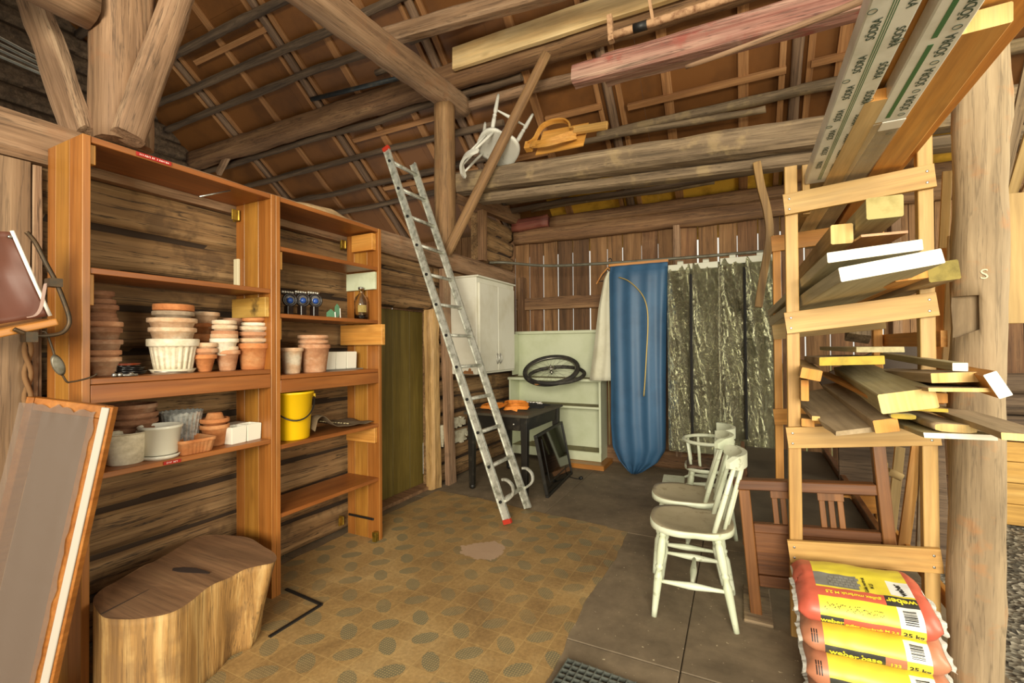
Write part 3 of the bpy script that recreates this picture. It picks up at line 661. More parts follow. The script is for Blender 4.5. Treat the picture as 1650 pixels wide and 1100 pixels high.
# white box planters
M_ceram = plain('white_ceramic', '#e6e2d2', .3, dirt='#d8d2bc', sc=9, lo=.6)
def cube_planter(name, label, n, x, y0, z, s, h, rz=0., group=None):
    t = thing(name, label, 'planter', (x, y0, z), rz, group)
    for k in range(n):
        b = bmesh.new(); q = s/2-.001
        P = [(-q, -q), (q, -q), (q, q), (-q, q)]; R = []
        for f, zz in ((.94, 0), (1, h), (.86, h), (.8, .012)):
            R.append([b.verts.new((px_*f, py_*f, zz)) for px_, py_ in P])
        for A, B in zip(R[:-1], R[1:]):
            for m in range(4): b.faces.new((A[m], A[(m+1) % 4], B[(m+1) % 4], B[m]))
        b.faces.new(R[0][::-1]); b.faces.new(R[-1]); bmesh.ops.bevel(b, geom=b.edges[:], offset=.002, segments=2, affect='EDGES')
        mesh_obj('planter_cell', b, M_ceram, t.matrix_basis @ T(0, s*k, 0), t)
    return t
cube_planter('box_planter', 'pair of square white ceramic planter cells at the right end of the lower shelf', 2, -2.415, 1.515, S4, .092, .088, .12)
tag(mesh_obj('square_planter', box_bm(-.05, .05, -.045, .045, 0, .085, .003), M_ceram, T(-2.53, 1.60, S4) @ RZ(.1)), 'square white ceramic planter standing behind the pair of cells', 'planter')
# dark saucers and nuts on the long shelf
M_dk = plain('dark_lacquer', '#1b1716', .25); M_ro = plain('rust_red_lacquer', '#8b3a1c', .35)
for k in range(6):
    r = .072-.003*k+random.uniform(-.003, .003); m = M_ro if k == 5 else M_dk
    tag(mesh_obj('coaster_dish', lathe_bm([(0, 0), (r*.8, 0), (r, .009), (r-.004, .010), (r*.78, .004), (0, .004)], 36), m, T(-2.50+random.uniform(-.006, .006), 1.075+random.uniform(-.006, .006), S3+.0085*k)), ('red brown' if k == 5 else 'black')+f' shallow dish, {ordn(5-k)} of the dark pile on the long shelf', 'dish', 'dark dishes in a pile')
random.seed(12)
for k, (px_, py_, what) in enumerate(((184, 602, 'nut'), (193, 601, 'nut'), (200, 599, 'bolt'), (206, 600, 'bolt'), (211, 601, 'nut'))):
    p = at(px_, py_, 'x', -2.345)
    if what == 'nut':
        tag(mesh_obj('steel_nut', lathe_bm([(0, 0), (.007, .001), (.0095, .006), (.009, .013), (.005, .017), (0, .018)], 16), M_steel, T(p.x, p.y, S3)), f'small shiny steel knob, {("leftmost", "second from the left", "", "", "rightmost")[k]} in front of the dark dishes', 'knob')
    else:
        beam_o = beam('steel_bolt', (p.x-.02, p.y-.03, S3+.006), (p.x+.015, p.y+.03, S3+.006), .010, .010, M_steel, rnd=1.); tag(beam_o, f'short steel bolt lying in front of the dark dishes, {"left one" if k == 2 else "right one"}', 'bolt')
tag(beam('steel_rod', (-2.40, 1.14, S3+.012), (-2.36, 1.26, S3+.006), .006, .006, M_steel, rnd=1.), 'thin steel rod lying beside the dark dishes', 'rod')
o = tag(beam('long_nail', at(321, 317, 'x', -2.36), at(371, 307, 'x', -2.36), .009, .009, M_steel, rnd=1.), 'long shiny nail stuck under the top board of the nearer shelf', 'nail')
# farther shelf
S3b, S4b, S2b = 1.228, .835, 1.578
stack(-2.42, S3b, [(452, 488, 560, 'pale', .12, {'tb': .7, 'w': 'speckled pinkish'})], 'alone at the left end of the farther shelf', None, W_)
stack(-2.42, S3b, [(481, 528, 540, 'dusty', .07, {'rim': .02, 'tb': .75, 'w': 'smooth tan'}), (482, 528, 548, 'dusty', .08, {'rim': .02, 'tb': .75, 'w': 'smooth tan'}), (482, 531, 555, 'dusty', .14, {'rim': .026, 'tb': .72, 'w': 'smooth tan'})], 'the tan stack, farther shelf', 'tan pots on the farther shelf', W_)
cube_planter('box_planter', 'row of three white ceramic planter cells on a grey tray, farther shelf', 3, -2.50, 2.20, S3b+.008, .094, .118, 0)
tag(box('tray', -2.56, -2.43, 2.08, 2.47, S3b, S3b+.007, plain('grey_plastic_tray', '#77756c', .5), None, .002), 'thin grey tray under the three white planter cells', 'tray')
t = thing('bucket', 'yellow plastic bucket with black handle on the farther shelf', 'bucket', (-2.43, 1.885, S4b))
M_yel = plain('yellow_plastic', '#e9bb12', .35)
R1, R0_, H = .118, .096, .285
mesh_obj('pail', lathe_bm([(0, 0), (R0_-.006, 0), (R0_, .006), (R1-.004, H-.016), (R1+.004, H-.014), (R1+.005, H-.001), (R1-.004, H), (R0_-.004, .008), (0, .006)], 48), M_yel, t.matrix_basis, t)
hp = [Vector((.0+.03*math.sin(a*1.0), (R1+.004)*math.cos(a), H-.03-.13*math.sin(a)*1.0))+Vector((.118*math.sin(a), 0, 0)) for a in [PI*k/20 for k in range(21)]]
mesh_obj('handle', tube_bm(hp, .0045, 8), M_black, t.matrix_basis @ RZ(-.5), t)
mesh_obj('handle_lug', box_bm(-.012, .012, -.006, .008, -.014, .010, .002), M_yel, t.matrix_basis @ RZ(-.5) @ T(0, R1+.004, H-.03), t)
# crumpled paper sack
bm = bmesh.new(); n = 24; G = []
for i in range(n+1):
    for j in range(n+1):
        u, v = i/n, j/n; x = -2.60+.26*u; y = 1.975+.5*v
        z = S4b+.012+.085*math.exp(-((v-.12)/.16)**2)*(.4+.6*u)+.03*(1-v)*math.sin(u*2.4)+.012*noise.noise(Vector((x*14, y*12, 1)))+.035*(1-u)*max(0, 1-v*.6)
        if v < .04: z -= .05*u
        G.append(bm.verts.new((x, y, z)))
for i in range(n):
    for j in range(n): bm.faces.new((G[i*(n+1)+j], G[(i+1)*(n+1)+j], G[(i+1)*(n+1)+j+1], G[i*(n+1)+j+1])).smooth = True
r = bmesh.ops.extrude_face_region(bm, geom=bm.faces[:]); bmesh.ops.translate(bm, verts=[v for v in r['geom'] if isinstance(v, bmesh.types.BMVert)], vec=(0, 0, .003))
tag(mesh_obj('paper_sack', bm, plain('grey_brown_paper', '#6b5a42', .9, dirt='#5a4a36', sc=8), None), 'flat crumpled grey brown paper sack lying beside the yellow bucket', 'sack')
random.seed(5); bm = bmesh.new()
for k in range(11):
    y = 2.06+.021*k; x = -2.44+.009*k*.6; box_bm(x, x+random.uniform(.006, .018), y, y+random.uniform(.004, .010), S4b+.075-.0045*k, S4b+.080-.0045*k, 0, bm)
sack = [o for o in bpy.data.objects if o.name == 'paper_sack'][0]
mesh_obj('print', bm, plain('faded_cream_print', '#c9b98f', .8), None, sack)
# ring ornaments
M_iris = plain('blue_glass_drop', '#2c4f9a', .12); M_ring = plain('dark_brown_lacquer_ring', '#1f1512', .3); M_mirror = plain('clouded_mirror', '#a9a7a5', .2, .6, dirt='#6f5a4a', sc=20)
M_bead = plain('pearly_bead', '#c9c2b4', .15, .3)
for k, (px_, py_) in enumerate(((467, 483), (488, 483), (508, 484))):
    p = at(px_, py_, 'x', -2.45); r = .5*19/FPX*depth(p)
    t = thing('ring_ornament', f'dark round ornament with blue glass drop and beaded top, {("left", "middle", "right")[k]} of the three', 'ornament', (p.x, p.y, S2b), 0, 'ring ornaments')
    M = T(p.x, p.y, p.z) @ RZ(-.45) @ RY(PI/2)
    mesh_obj('ring', tube_bm([(r*math.cos(a), r*math.sin(a), 0) for a in [2*PI*q/32 for q in range(32)]], .008, 8, closed=True), M_ring, M, t)
    mesh_obj('mirror_disc', lathe_bm([(0, -.01), (r-.002, -.01), (r-.002, .0), (0, .002)], 32), M_mirror, M, t)
    mesh_obj('glass_drop', lathe_bm([(0, .0), (.017, .002), (.019, .008), (.012, .016), (0, .018)], 24), M_iris, M @ T(.004, 0, 0), t)
    mesh_obj('foot', box_bm(-.02, .02, -.02, .02, 0, max(.01, p.z-r-S2b), .003), M_ring, T(p.x-.01, p.y, S2b), t)
    for q in range(5): mesh_obj('bead', lathe_bm([(0, -.0085), (.006, -.006), (.0085, 0), (.006, .006), (0, .0085)], 12), M_bead, T(p.x-.02, p.y-.034+.017*q, p.z+r+.012), t)
    mesh_obj('stem', box_bm(-.006, .006, -.04, .04, 0, .010, .002), M_ring, T(p.x-.02, p.y, p.z+r-.006), t)
# green leaf shaped cards
M_grn = plain('green_enamel', '#2c6a3c', .35, dirt='#1e5430', sc=10)
for k, (px_, w_, h_, lb) in enumerate(((533, .030, .065, 'short square green label stake standing on the farther shelf'), (543, .022, .105, 'taller leaf shaped green stake beside the short green one'))):
    p = at(px_, 500, 'x', -2.45); t = thing('plant_stake', lb, 'stake', (p.x, p.y, S2b))
    out_ = [(-w_, 0), (w_, 0), (w_, .6*h_), (0, h_), (-w_, .6*h_)] if k == 0 else [(-.004, 0), (.004, 0), (w_*.8, .4*h_), (w_*.7, .8*h_), (0, h_), (-w_*.7, .8*h_), (-w_*.8, .4*h_)]
    M = T(p.x, p.y, S2b) @ RZ(1.2) @ RX(PI/2)
    mesh_obj('blade', prism_bm(out_, .003), M_grn, M, t); mesh_obj('white_edge', prism_bm([(w_*.9, .0), (w_*1.1, 0), (w_*1.0, .7*h_), (w_*.8, .7*h_)], .004), M_white, M, t)
# bottle
p = at(582, 512, 'x', -2.42); t = thing('bottle', 'clear bottle with yellowed label standing at the right end of the farther shelf', 'bottle', (p.x, p.y, S2b))
mesh_obj('glass_body', lathe_bm([(0, 0), (.043, 0), (.048, .006), (.048, .135), (.040, .165), (.016, .190), (.0145, .215), (.019, .217), (.019, .228), (.013, .228), (.012, .19), (.044, .13), (.044, .008), (0, .006)], 40), M_smoke, t.matrix_basis, t)
mesh_obj('dark_liquid', lathe_bm([(0, .007), (.043, .008), (.043, .03), (0, .03)], 32), plain('dark_liquid', '#14100c', .1), t.matrix_basis, t)
b = bmesh.new(); pr = []
for k in range(9):
    a = -1.75+k*.16; pr.append((.0486*math.cos(a), .0486*math.sin(a)))
for k in range(8):
    v = [b.verts.new((x, y, z)) for (x, y), z in ((pr[k], .055), (pr[k+1], .055), (pr[k+1], .105), (pr[k], .105))]; b.faces.new(v)
bmesh.ops.solidify(b, geom=b.faces[:], thickness=-.0006)
lb = mesh_obj('label', b, plain('yellowed_label', '#cdb56a', .7, dirt='#b9a05a', sc=30), t.matrix_basis @ RZ(.5), t)
mesh_obj('cap', lathe_bm([(0, .222), (.0205, .222), (.0205, .236), (0, .237)], 24), M_steel, t.matrix_basis, t)
# ---------------------------------------------------------------- ladder
M_lad = plain('scuffed_aluminium', '#d2d2c6', .42, .55, dirt='#8f8f80', sc=22)
M_redcap = plain('red_plastic_cap', '#b5321f', .5)
F0, TP = Vector((-1.60, 3.13, .02)), Vector((-2.80, 3.13, 3.17)); dl = (TP-F0).normalized(); LEN = (TP-F0).length
t = thing('ladder', 'long aluminium ladder leaning against the log wall, red end caps', 'ladder', (-1.6, 3.31, 0))
nl = Vector((dl.z, 0, -dl.x))
for i, (y, dz) in enumerate(((3.13, 0.), (3.50, -.02))):
    off = Vector((0, y-3.13, 0)); p0 = F0+off; p1 = TP+off-dl*(0 if i == 0 else .02)
    b = bmesh.new(); L = (p1-p0).length
    for (u0, u1, v0, v1) in ((-.032, -.026, -.013, .013), (.026, .032, -.013, .013), (-.03, .03, -.0035, .0035)): box_bm(0, L, v0, v1, u0, u1, .001, b)
    r = mesh_obj('rail', b, M_lad, frame_M(p0, dl, (0, 1, 0)), t)
    for q, e in ((p0-dl*.0, p0+dl*.035), (p1-dl*.035, p1)):
        if i == 0: beam('end_cap', q, e, .03, .068, M_redcap, t, up=(0, 1, 0), roll=PI/2)
    for k in range(12):
        c = p0+dl*(.17+.278*k); o_ = beam('rung_end', c+Vector((0, -.016, 0)), c+Vector((0, .016, 0)), .024, .024, M_black if i == 0 else M_lad, r, rnd=1.)
for k in range(12):
    c = F0+dl*(.17+.278*k); beam('rung', c+Vector((0, .004, 0)), c+Vector((0, .366, 0)), .032, .028, M_lad, t, rnd=.5)
for y in (3.15, 3.52):
    hk = [F0+dl*a+nl*b_+Vector((0, y-3.13, 0)) for a, b_ in ((.16, .0), (.17, .06), (.20, .115), (.26, .13), (.31, .10), (.325, .06))]
    mesh_obj('hook', strip_bm(spline(hk, 6), .022, .018, wdir=(0, 1, 0)), M_lad, None, t)

# ---------------------------------------------------------------- white wall cabinet
M_cab = plain('aged_white_paint', '#d5d2c2', .5, dirt='#c3bda6', sc=2.5, lo=.5, hi=.75)
M_chip = wood('chipped_bare_wood', '#6b4320', '#94653a', '#b08050', 'x', 1., rough=.8)
t = thing('wall_cabinet', 'white two door cabinet hung on the log wall above the black table', 'cabinet', (-2.48, 4.3, 1.105))
Y0, Y1, Z0, Z1 = 3.89, 4.735, 1.105, 2.08
b = bmesh.new(); box_bm(-2.655, -2.325, Y0, Y1, Z0, Z1, .004, b); mesh_obj('body', b, M_cab, None, t)
box('crown', -2.655, -2.30, Y0-.008, Y1+.004, Z1, Z1+.018, M_cab, t, .004)
for k in range(2):
    ya, yb = Y0+.03+k*.395, Y0+.42+k*.395
    d = box('door', -2.325, -2.303, ya, yb, Z0+.02, Z1-.055, M_cab, t, .004)
    yh = yb-.03 if k == 0 else ya+.03
    bm = tube_bm(spline([(0, 0, -.055), (.012, 0, -.045), (.022, 0, -.02), (.024, 0, 0), (.022, 0, .02), (.012, 0, .045), (0, 0, .055)], 5), .005, 8)
    tube_bm([(.002, .012*math.cos(a), .05*math.sin(a)) for a in [2*PI*q/28 for q in range(28)]], .003, 6, bm, closed=True)
    mesh_obj('handle', bm, M_steel, T(-2.303, yh, Z0+.15), d)
random.seed(2); b = bmesh.new()
pts = [(3.893, Z0), (3.893, Z0+.03), (3.91, Z0+.05), (3.0, 0)]
out_ = [(-.0, 0), (.15, 0), (.14, .035), (.125, .03), (.12, .055), (.10, .06), (.085, .03), (.05, .035), (.03, .02), (0, .022)]
mesh_obj('chipped_corner', prism_bm(out_, .003), M_chip, frame_M((-2.62+.11, Y0-.001, Z0+.004), (1, 0, 0), (0, 0, 1)), t)

# ---------------------------------------------------------------- pale green open bookcase
M_pg = plain('pale_green_paint', '#d0d5b6', .45, dirt='#c3c9a5', sc=3)
M_pgd = plain('dusty_shelf_top', '#8d8460', .8, dirt='#6f684b', sc=10)
t = thing('open_cupboard', 'pale green open cupboard with tall back panel in the far corner', 'cupboard', (-2.0, 5.25, .055))
x0, x1, yf, yb = -2.585, -1.41, 5.11, 5.385
box('side', x0, x0+.022, yf, yb, .055, 1.0, M_pg, t); box('side', x1-.026, x1, yf, yb, .055, 1.0, M_pg, t)
box('back', x0, x1, yb-.012, yb, .055, 1.54, M_pg, t); box('upper_side', x0, x0+.02, 5.20, yb, 1.02, 1.54, M_pg, t); box('ledge', x0-.02, x1+.02, yb-.055, yb+.012, 1.54, 1.575, M_pg, t)
box('top', x0-.012, x1+.012, yf-.012, yb, .968, .998, M_pg, t)
for z in (.675, .155):
    s = box('shelf', x0+.022, x1-.026, yf+.004, yb-.012, z-.024, z, M_pg, t); box('dusty_top', x0+.03, x1-.03, yf+.016, yb-.014, z, z+.002, M_pgd, s, 0)
box('dusty_top', x0+.01, x1-.01, yf+.02, yb-.014, .998, 1.0, M_pgd, t, 0)
box('plinth', x0, x1, yf-.006, yf+.02, .055, .15, M_pg, t)
tag(box('wood_block', -1.93, -1.34, 4.95, 5.35, .0, .052, M_orange, None), 'amber timber offcut on the floor under the pale green cupboard', 'block')
# wheels
M_tyre = plain('dusty_black_tyre', '#26231f', .75, dirt='#4a443a', sc=15); M_spoke = plain('dull_spoke_steel', '#8f8b80', .35, .9)
def tyre(R, r, parent, M, name='tyre'): 
    return mesh_obj(name, tube_bm([(R*math.cos(a), R*math.sin(a), 0) for a in [2*PI*k/64 for k in range(64)]], r, 12, closed=True), M_tyre, M, parent)
MW = T(-1.99, 5.05, 1.10) @ RZ(.12) @ RX(math.radians(28))
t = thing('bicycle_wheel', 'spoked bicycle wheel lying tilted on the pale green cupboard', 'wheel', M=MW)
tyre(.315, .027, t, MW)
mesh_obj('rim', tube_bm([(.290*math.cos(a), .290*math.sin(a), 0) for a in [2*PI*k/64 for k in range(64)]], .010, 8, closed=True), M_spoke, MW, t)
mesh_obj('hub', lathe_bm([(0, -.06), (.008, -.06), (.008, -.035), (.022, -.033), (.022, -.028), (.013, -.025), (.013, .025), (.022, .028), (.045, .03), (.045, .034), (.035, .04), (.03, .045), (.008, .05), (.008, .07), (0, .07)], 24), M_spoke, MW, t)
for k in range(28):
    a = 2*PI*k/28; s_ = 1 if k % 2 else -1; a2 = a+(.5 if k % 4 < 2 else -.5)
    mesh_obj('spoke', tube_bm([(.02*math.cos(a2), .02*math.sin(a2), .03*s_), (.285*math.cos(a), .285*math.sin(a), 0)], .0013, 5), M_spoke, MW, t)
b = box_bm(-.035, .035, -.002, .002, -.028, .028, .001); mesh_obj('paper_tag', b, plain('tan_paper_tag', '#c98f55', .8), MW @ T(-.08, -.330, .0) @ RX(math.radians(40)), t)
t2 = tag(tyre(.325, .022, None, T(-1.92, 5.04, 1.045) @ RZ(.1) @ RX(math.radians(14)), 'spare_tyre'), 'bare black bicycle tyre lying under the spoked wheel', 'tyre')

# ---------------------------------------------------------------- black table
M_blk = plain('worn_black_paint', '#1d1a15', .45, dirt='#3a342a', sc=9, lo=.55); M_blktop = plain('dusty_black_table_top', '#4b4436', .55, dirt='#33302a', sc=5)
tx0, tx1, ty0, ty1 = -2.40, -1.71, 3.76, 4.68
t = thing('table', 'old black wooden table under the white wall cabinet', 'table', ((tx0+tx1)/2, (ty0+ty1)/2, 0))
b = box_bm(tx0, tx1, ty0, ty1, .725, .75, .006, None, 0, 2)
mesh_obj('table_top', b, M_blktop, None, t)
for x, y in ((tx0+.06, ty0+.06), (tx1-.06, ty0+.06), (tx0+.06, ty1-.06), (tx1-.06, ty1-.06)):
    leg = beam('leg', (x, y, .725), (x, y, 0.04), .068, .068, M_blk, t, taper=.72); mesh_obj('foot', lathe_bm([(0, 0), (.020, 0), (.03, .012), (.03, .03), (.024, .045), (0, .045)], 16), M_blk, T(x, y, 0), leg)
fr = box('apron', tx0+.09, tx1-.09, ty0+.04, ty0+.06, .60, .724, M_blk, t); box('apron', tx0+.09, tx1-.09, ty1-.06, ty1-.04, .60, .724, M_blk, t)
box('apron', tx0+.04, tx0+.06, ty0+.09, ty1-.09, .60, .724, M_blk, t); box('apron', tx1-.06, tx1-.04, ty0+.09, ty1-.09, .60, .724, M_blk, t)
for x in (-2.27, -1.87): mesh_obj('knob', lathe_bm([(0, 0), (.007, 0), (.006, .008), (.013, .016), (.011, .023), (0, .026)], 16), M_steel, frame_M((x, ty0+.04, .66), (1, 0, 0), (0, 0, 1)), fr)
M_strap = plain('orange_webbing', '#e0862a', .7, dirt='#c66f1d', sc=30)
def strap(name, pts, label, group=None, w_=.03):
    return tag(mesh_obj(name, strip_bm(spline(pts, 7), w_, .003, wdir=(.5, .25, .8)), M_strap), label, 'strap', group)
zt = .767
random.seed(21)
def loops(cx, cy, n, rx, ry):
    P = []
    for k in range(n):
        a = k*1.05+random.uniform(-.3, .3); q = random.uniform(.55, 1.); P.append((cx+rx*q*math.cos(a), cy+ry*q*math.sin(a), zt+.004+random.uniform(0, .035)))
    return P
strap('ratchet_strap', loops(-2.20, 4.02, 15, .14, .15), 'coiled orange webbing strap at the left of the black table', 'orange straps on the black table')
strap('ratchet_strap', loops(-1.93, 3.97, 12, .15, .10), 'looped orange webbing strap at the front right of the black table', 'orange straps on the black table')
strap('ratchet_strap', loops(-2.06, 4.22, 12, .15, .11), 'orange webbing strap with buckle heaped mid table behind the other two', 'orange straps on the black table')
t = thing('folded_garment', 'folded black cloth with white print lying on the black table', 'cloth', (-2.0, 4.38, .751))
M_bcl = plain('black_cloth', '#141416', .85); bm = bmesh.new(); G = []
for i in range(15):
    for j in range(19):
        u, v = i/14, j/18; x = -2.17+.36*u; y = 4.26+.27*v; z = .756+.022*min(1, 6*min(u, 1-u, v, 1-v))*(1+.5*noise.noise(Vector((x*14, y*14, 0)))); G.append(bm.verts.new((x+.02*math.sin(v*7), y, z)))
for i in range(14):
    for j in range(18): bm.faces.new((G[i*19+j], G[(i+1)*19+j], G[(i+1)*19+j+1], G[i*19+j+1])).smooth = True
r = bmesh.ops.extrude_face_region(bm, geom=bm.faces[:]); 
for v in [v for v in r['geom'] if isinstance(v, bmesh.types.BMVert)]: v.co.z = .7515
mesh_obj('cloth', bm, M_bcl, None, t)
bm = bmesh.new(); random.seed(8)
for k in range(8):
    x = -2.14+.035*k; box_bm(x, x+random.uniform(.018, .03), 4.44+random.uniform(-.006, .006), 4.46+random.uniform(0, .02), .782, .790, .001, bm)
for k in range(3): box_bm(-1.885+.02*k, -1.872+.02*k, 4.38, 4.40, .782, .788, .001, bm)
mesh_obj('white_print', bm, M_white, None, t)
t = thing('strap_loop', 'thin black cord loop lying in front of the folded black cloth', 'cord', (-1.98, 4.16, .752))
mesh_obj('cord', tube_bm(spline([(-2.1, 4.14, .757), (-2.02, 4.12, .758), (-1.9, 4.2, .757), (-1.93, 4.26, .76), (-2.05, 4.22, .757), (-2.1, 4.14, .757)], 6), .006, 6), M_black, None, t)
# black framed glass leaning on the table
M_bglass = plain('black_glass', '#0d0d0c', .06)
P0, PW, PU = Vector((-1.565, 3.86, 0)), Vector((-.06, .86, 0)), Vector((-.115, 0, .56))
M = frame_M(P0, PW, PU); t = thing('framed_panel', 'black framed dark glass panel leaning against the side of the black table', 'panel', M=M); Wd, Hh = PW.length, PU.length
mesh_obj('glass', box_bm(.02, Wd-.02, .02, Hh-.02, -.012, 0.0, 0), M_bglass, M, t)
for a in ((0, Wd, 0, .024), (0, Wd, Hh-.024, Hh), (0, .024, .025, Hh-.025), (Wd-.024, Wd, .025, Hh-.025)): mesh_obj('frame_bar', box_bm(a[0], a[1], a[2], a[3], -.02, .010, .002), M_blk, M, t)
mesh_obj('inner_frame', box_bm(.13, .145, .1, Hh-.06, 0, .004, .001), M_blk, M, t); mesh_obj('inner_frame', box_bm(.13, Wd-.1, .1, .112, 0, .004, .001), M_blk, M, t)
t = thing('power_cord', 'black cord with plug lying on the floor in front of the cupboard', 'cord', (-1.5, 4.6, 0))
a_, b_ = at(908, 762, 'z', 0), at(936, 773, 'z', 0)
mesh_obj('cord', tube_bm(spline([(-1.62, 4.60, .12), (-1.60, 4.62, .02), a_+Vector((0, 0, .006)), (a_+b_)/2+Vector((.0, -.05, .006)), b_+Vector((0, 0, .006))], 8), .004, 6), M_black, None, t)
mesh_obj('plug', lathe_bm([(0, -.02), (.012, -.02), (.018, 0), (.018, .015), (0, .015)], 14), M_black, T(b_.x, b_.y, .02) @ RY(1.2), t)

# ---------------------------------------------------------------- hanging rail and garments
M_pipe = plain('grey_painted_pipe', '#6f6c5f', .5, .3, dirt='#57503f', sc=12)
rp = [at(770, 417, 'x', -2.655), at(815, 423, 'y', 4.90), at(880, 428, 'y', 4.95), at(960, 425, 'y', 4.95), at(1080, 417, 'y', 4.95), at(1180, 409, 'y', 4.95), at(1262, 402, 'y', 4.95)]
rp[0].y = 4.75
tag(mesh_obj('clothes_rail', tube_bm(spline(rp, 8), .016, 10), M_pipe), 'grey sagging pipe used as a clothes rail near the back wall', 'rail')
def drape(rows, folds, seed, n=72, amp=.012, top_flat=True):
    "hanging cloth: rows of (z, x centre, half width, y centre, half depth) with folds growing downwards"
    bm = bmesh.new(); R = []
    for i, (z, xc, hw, yc, hd) in enumerate(rows):
        tt = i/(len(rows)-1); ring = []
        for k in range(n):
            a = 2*PI*k/n; e = 2.6; c, s = math.cos(a), math.sin(a); q = (abs(c)**e+abs(s)**e)**(-1/e)
            f = 1+(amp/max(hd, .02))*(.25+.75*tt)*(math.sin(folds*a+seed+1.5*noise.noise(Vector((tt*2, seed, 0))))+.6*noise.noise(Vector((a*4, tt*3, seed))))
            ring.append(bm.verts.new((xc+q*c*hw, yc+q*s*hd*f, z+.01*noise.noise(Vector((a*2, tt*4, seed+5)))*(tt > .9))))
        R.append(ring)
    for A, B in zip(R[:-1], R[1:]):
        for k in range(n): bm.faces.new((A[k], A[(k+1) % n], B[(k+1) % n], B[k])).smooth = True
    bm.faces.new(R[0]); bm.faces.new(R[-1][::-1]); return bm
def lerp_rows(keys, n=26):
    out = []
    for i in range(n+1):
        t_ = i/n*(len(keys)-1); k = min(int(t_), len(keys)-2); f = t_-k; out.append(tuple(a+(b-a)*f for a, b in zip(keys[k], keys[k+1])))
    return out
M_blue = plain('blue_nylon', '#34597a', .5, dirt='#2c4d6c', sc=3); 
t = thing('garment_bag', 'long blue zipped garment bag hanging from the rail', 'garment bag', (-.94, 4.93, 0))
rows = lerp_rows([(2.245, -.94, .30, 4.93, .02), (2.15, -.945, .305, 4.925, .055), (1.6, -.95, .295, 4.92, .085), (1.0, -.955, .285, 4.92, .10), (.55, -.96, .285, 4.92, .105), (.30, -.955, .275, 4.92, .10), (.16, -.965, .20, 4.92, .085), (.07, -.985, .10, 4.92, .06), (.02, -1.0, .03, 4.92, .02)], 44)
bag = mesh_obj('bag', drape(rows, 11, 1.3, 128, .020), M_blue, None, t)
box('top_bar', -1.255, -.635, 4.915, 4.945, 2.245, 2.272, M_orange, t)
def front_y(rows, x, z):
    for a, b in zip(rows[:-1], rows[1:]):
        if b[0] <= z <= a[0]:
            f = (a[0]-z)/(a[0]-b[0]+1e-9); xc, hw, yc, hd = (a[k]+(b[k]-a[k])*f for k in (1, 2, 3, 4)); u = min(.98, abs(x-xc)/hw); return yc-hd*(1-u**2.6)**(1/2.6)
    return 4.9
zp = []
for px_, py_ in ((996, 446), (1010, 451), (1025, 463), (1037, 479), (1043, 500), (1044, 530), (1042, 570), (1040, 610), (1038, 638)):
    p = at(px_, py_, 'y', 4.83); zp.append(Vector((p.x, front_y(rows, p.x, p.z)-.012, p.z)))
mesh_obj('zip', tube_bm(spline(zp, 6), .011, 8, flat=.6), plain('brass_zip', '#b39a5c', .45, .5), None, t)
M_cream = plain('cream_cloth', '#cfcbb4', .85, dirt='#bdb89e', sc=4)
t = thing('hung_curtain', 'pale cream cloth on a hanger beside the blue garment bag', 'cloth', (-1.33, 4.97, 0))
rows2 = lerp_rows([(2.20, -1.25, .03, 4.97, .02), (2.12, -1.27, .05, 4.97, .03), (1.8, -1.30, .085, 4.97, .045), (1.4, -1.32, .115, 4.97, .06), (1.0, -1.345, .15, 4.97, .07)], 26)
mesh_obj('cloth', drape(rows2, 7, 4.0, 60, .012), M_cream, None, t)
mesh_obj('hanger', tube_bm(spline([(-1.27, 4.97, 2.33), (-1.25, 4.97, 2.345), (-1.235, 4.97, 2.32), (-1.26, 4.97, 2.27), (-1.27, 4.97, 2.24), (-1.36, 4.97, 2.13), (-1.37, 4.97, 2.10), (-1.2, 4.97, 2.12), (-1.27, 4.97, 2.24)], 6), .006, 6), M_black, None, t)
mesh_obj('hanger_shoulder', strip_bm([(-1.40, 4.955, 2.07), (-1.34, 4.955, 2.17), (-1.27, 4.955, 2.24), (-1.22, 4.955, 2.19), (-1.19, 4.955, 2.1)], .03, .012, wdir=(0, 1, 0)), M_orange, None, t)
def m_film(name, col, alpha, rough, bstr, sc, metal=0.):
    s = NT(name); f = s.noise(s.coords((sc, sc, sc*.3)), 1, 5, .6, 1.2); g = s.noise(s.coords((sc*3, sc*3, sc*2)), 1, 3, .6, .8)
    ad = s.n('ShaderNodeMath', operation='ADD'); s.l(f, ad.inputs[0]); mu = s.n('ShaderNodeMath', operation='MULTIPLY'); mu.inputs[1].default_value = .4; s.l(g, mu.inputs[0]); s.l(mu.outputs[0], ad.inputs[1])
    s.bump(ad.outputs[0], bstr, .16 if metal else .02); return s.out(col, rough, Alpha=alpha, Metallic=metal)
M_film = m_film('crinkled_clear_plastic', '#d2d0b2', .88, .11, 1., 24, .85)
M_slit = plain('dark_coat_cloth', '#1b1916', .9)
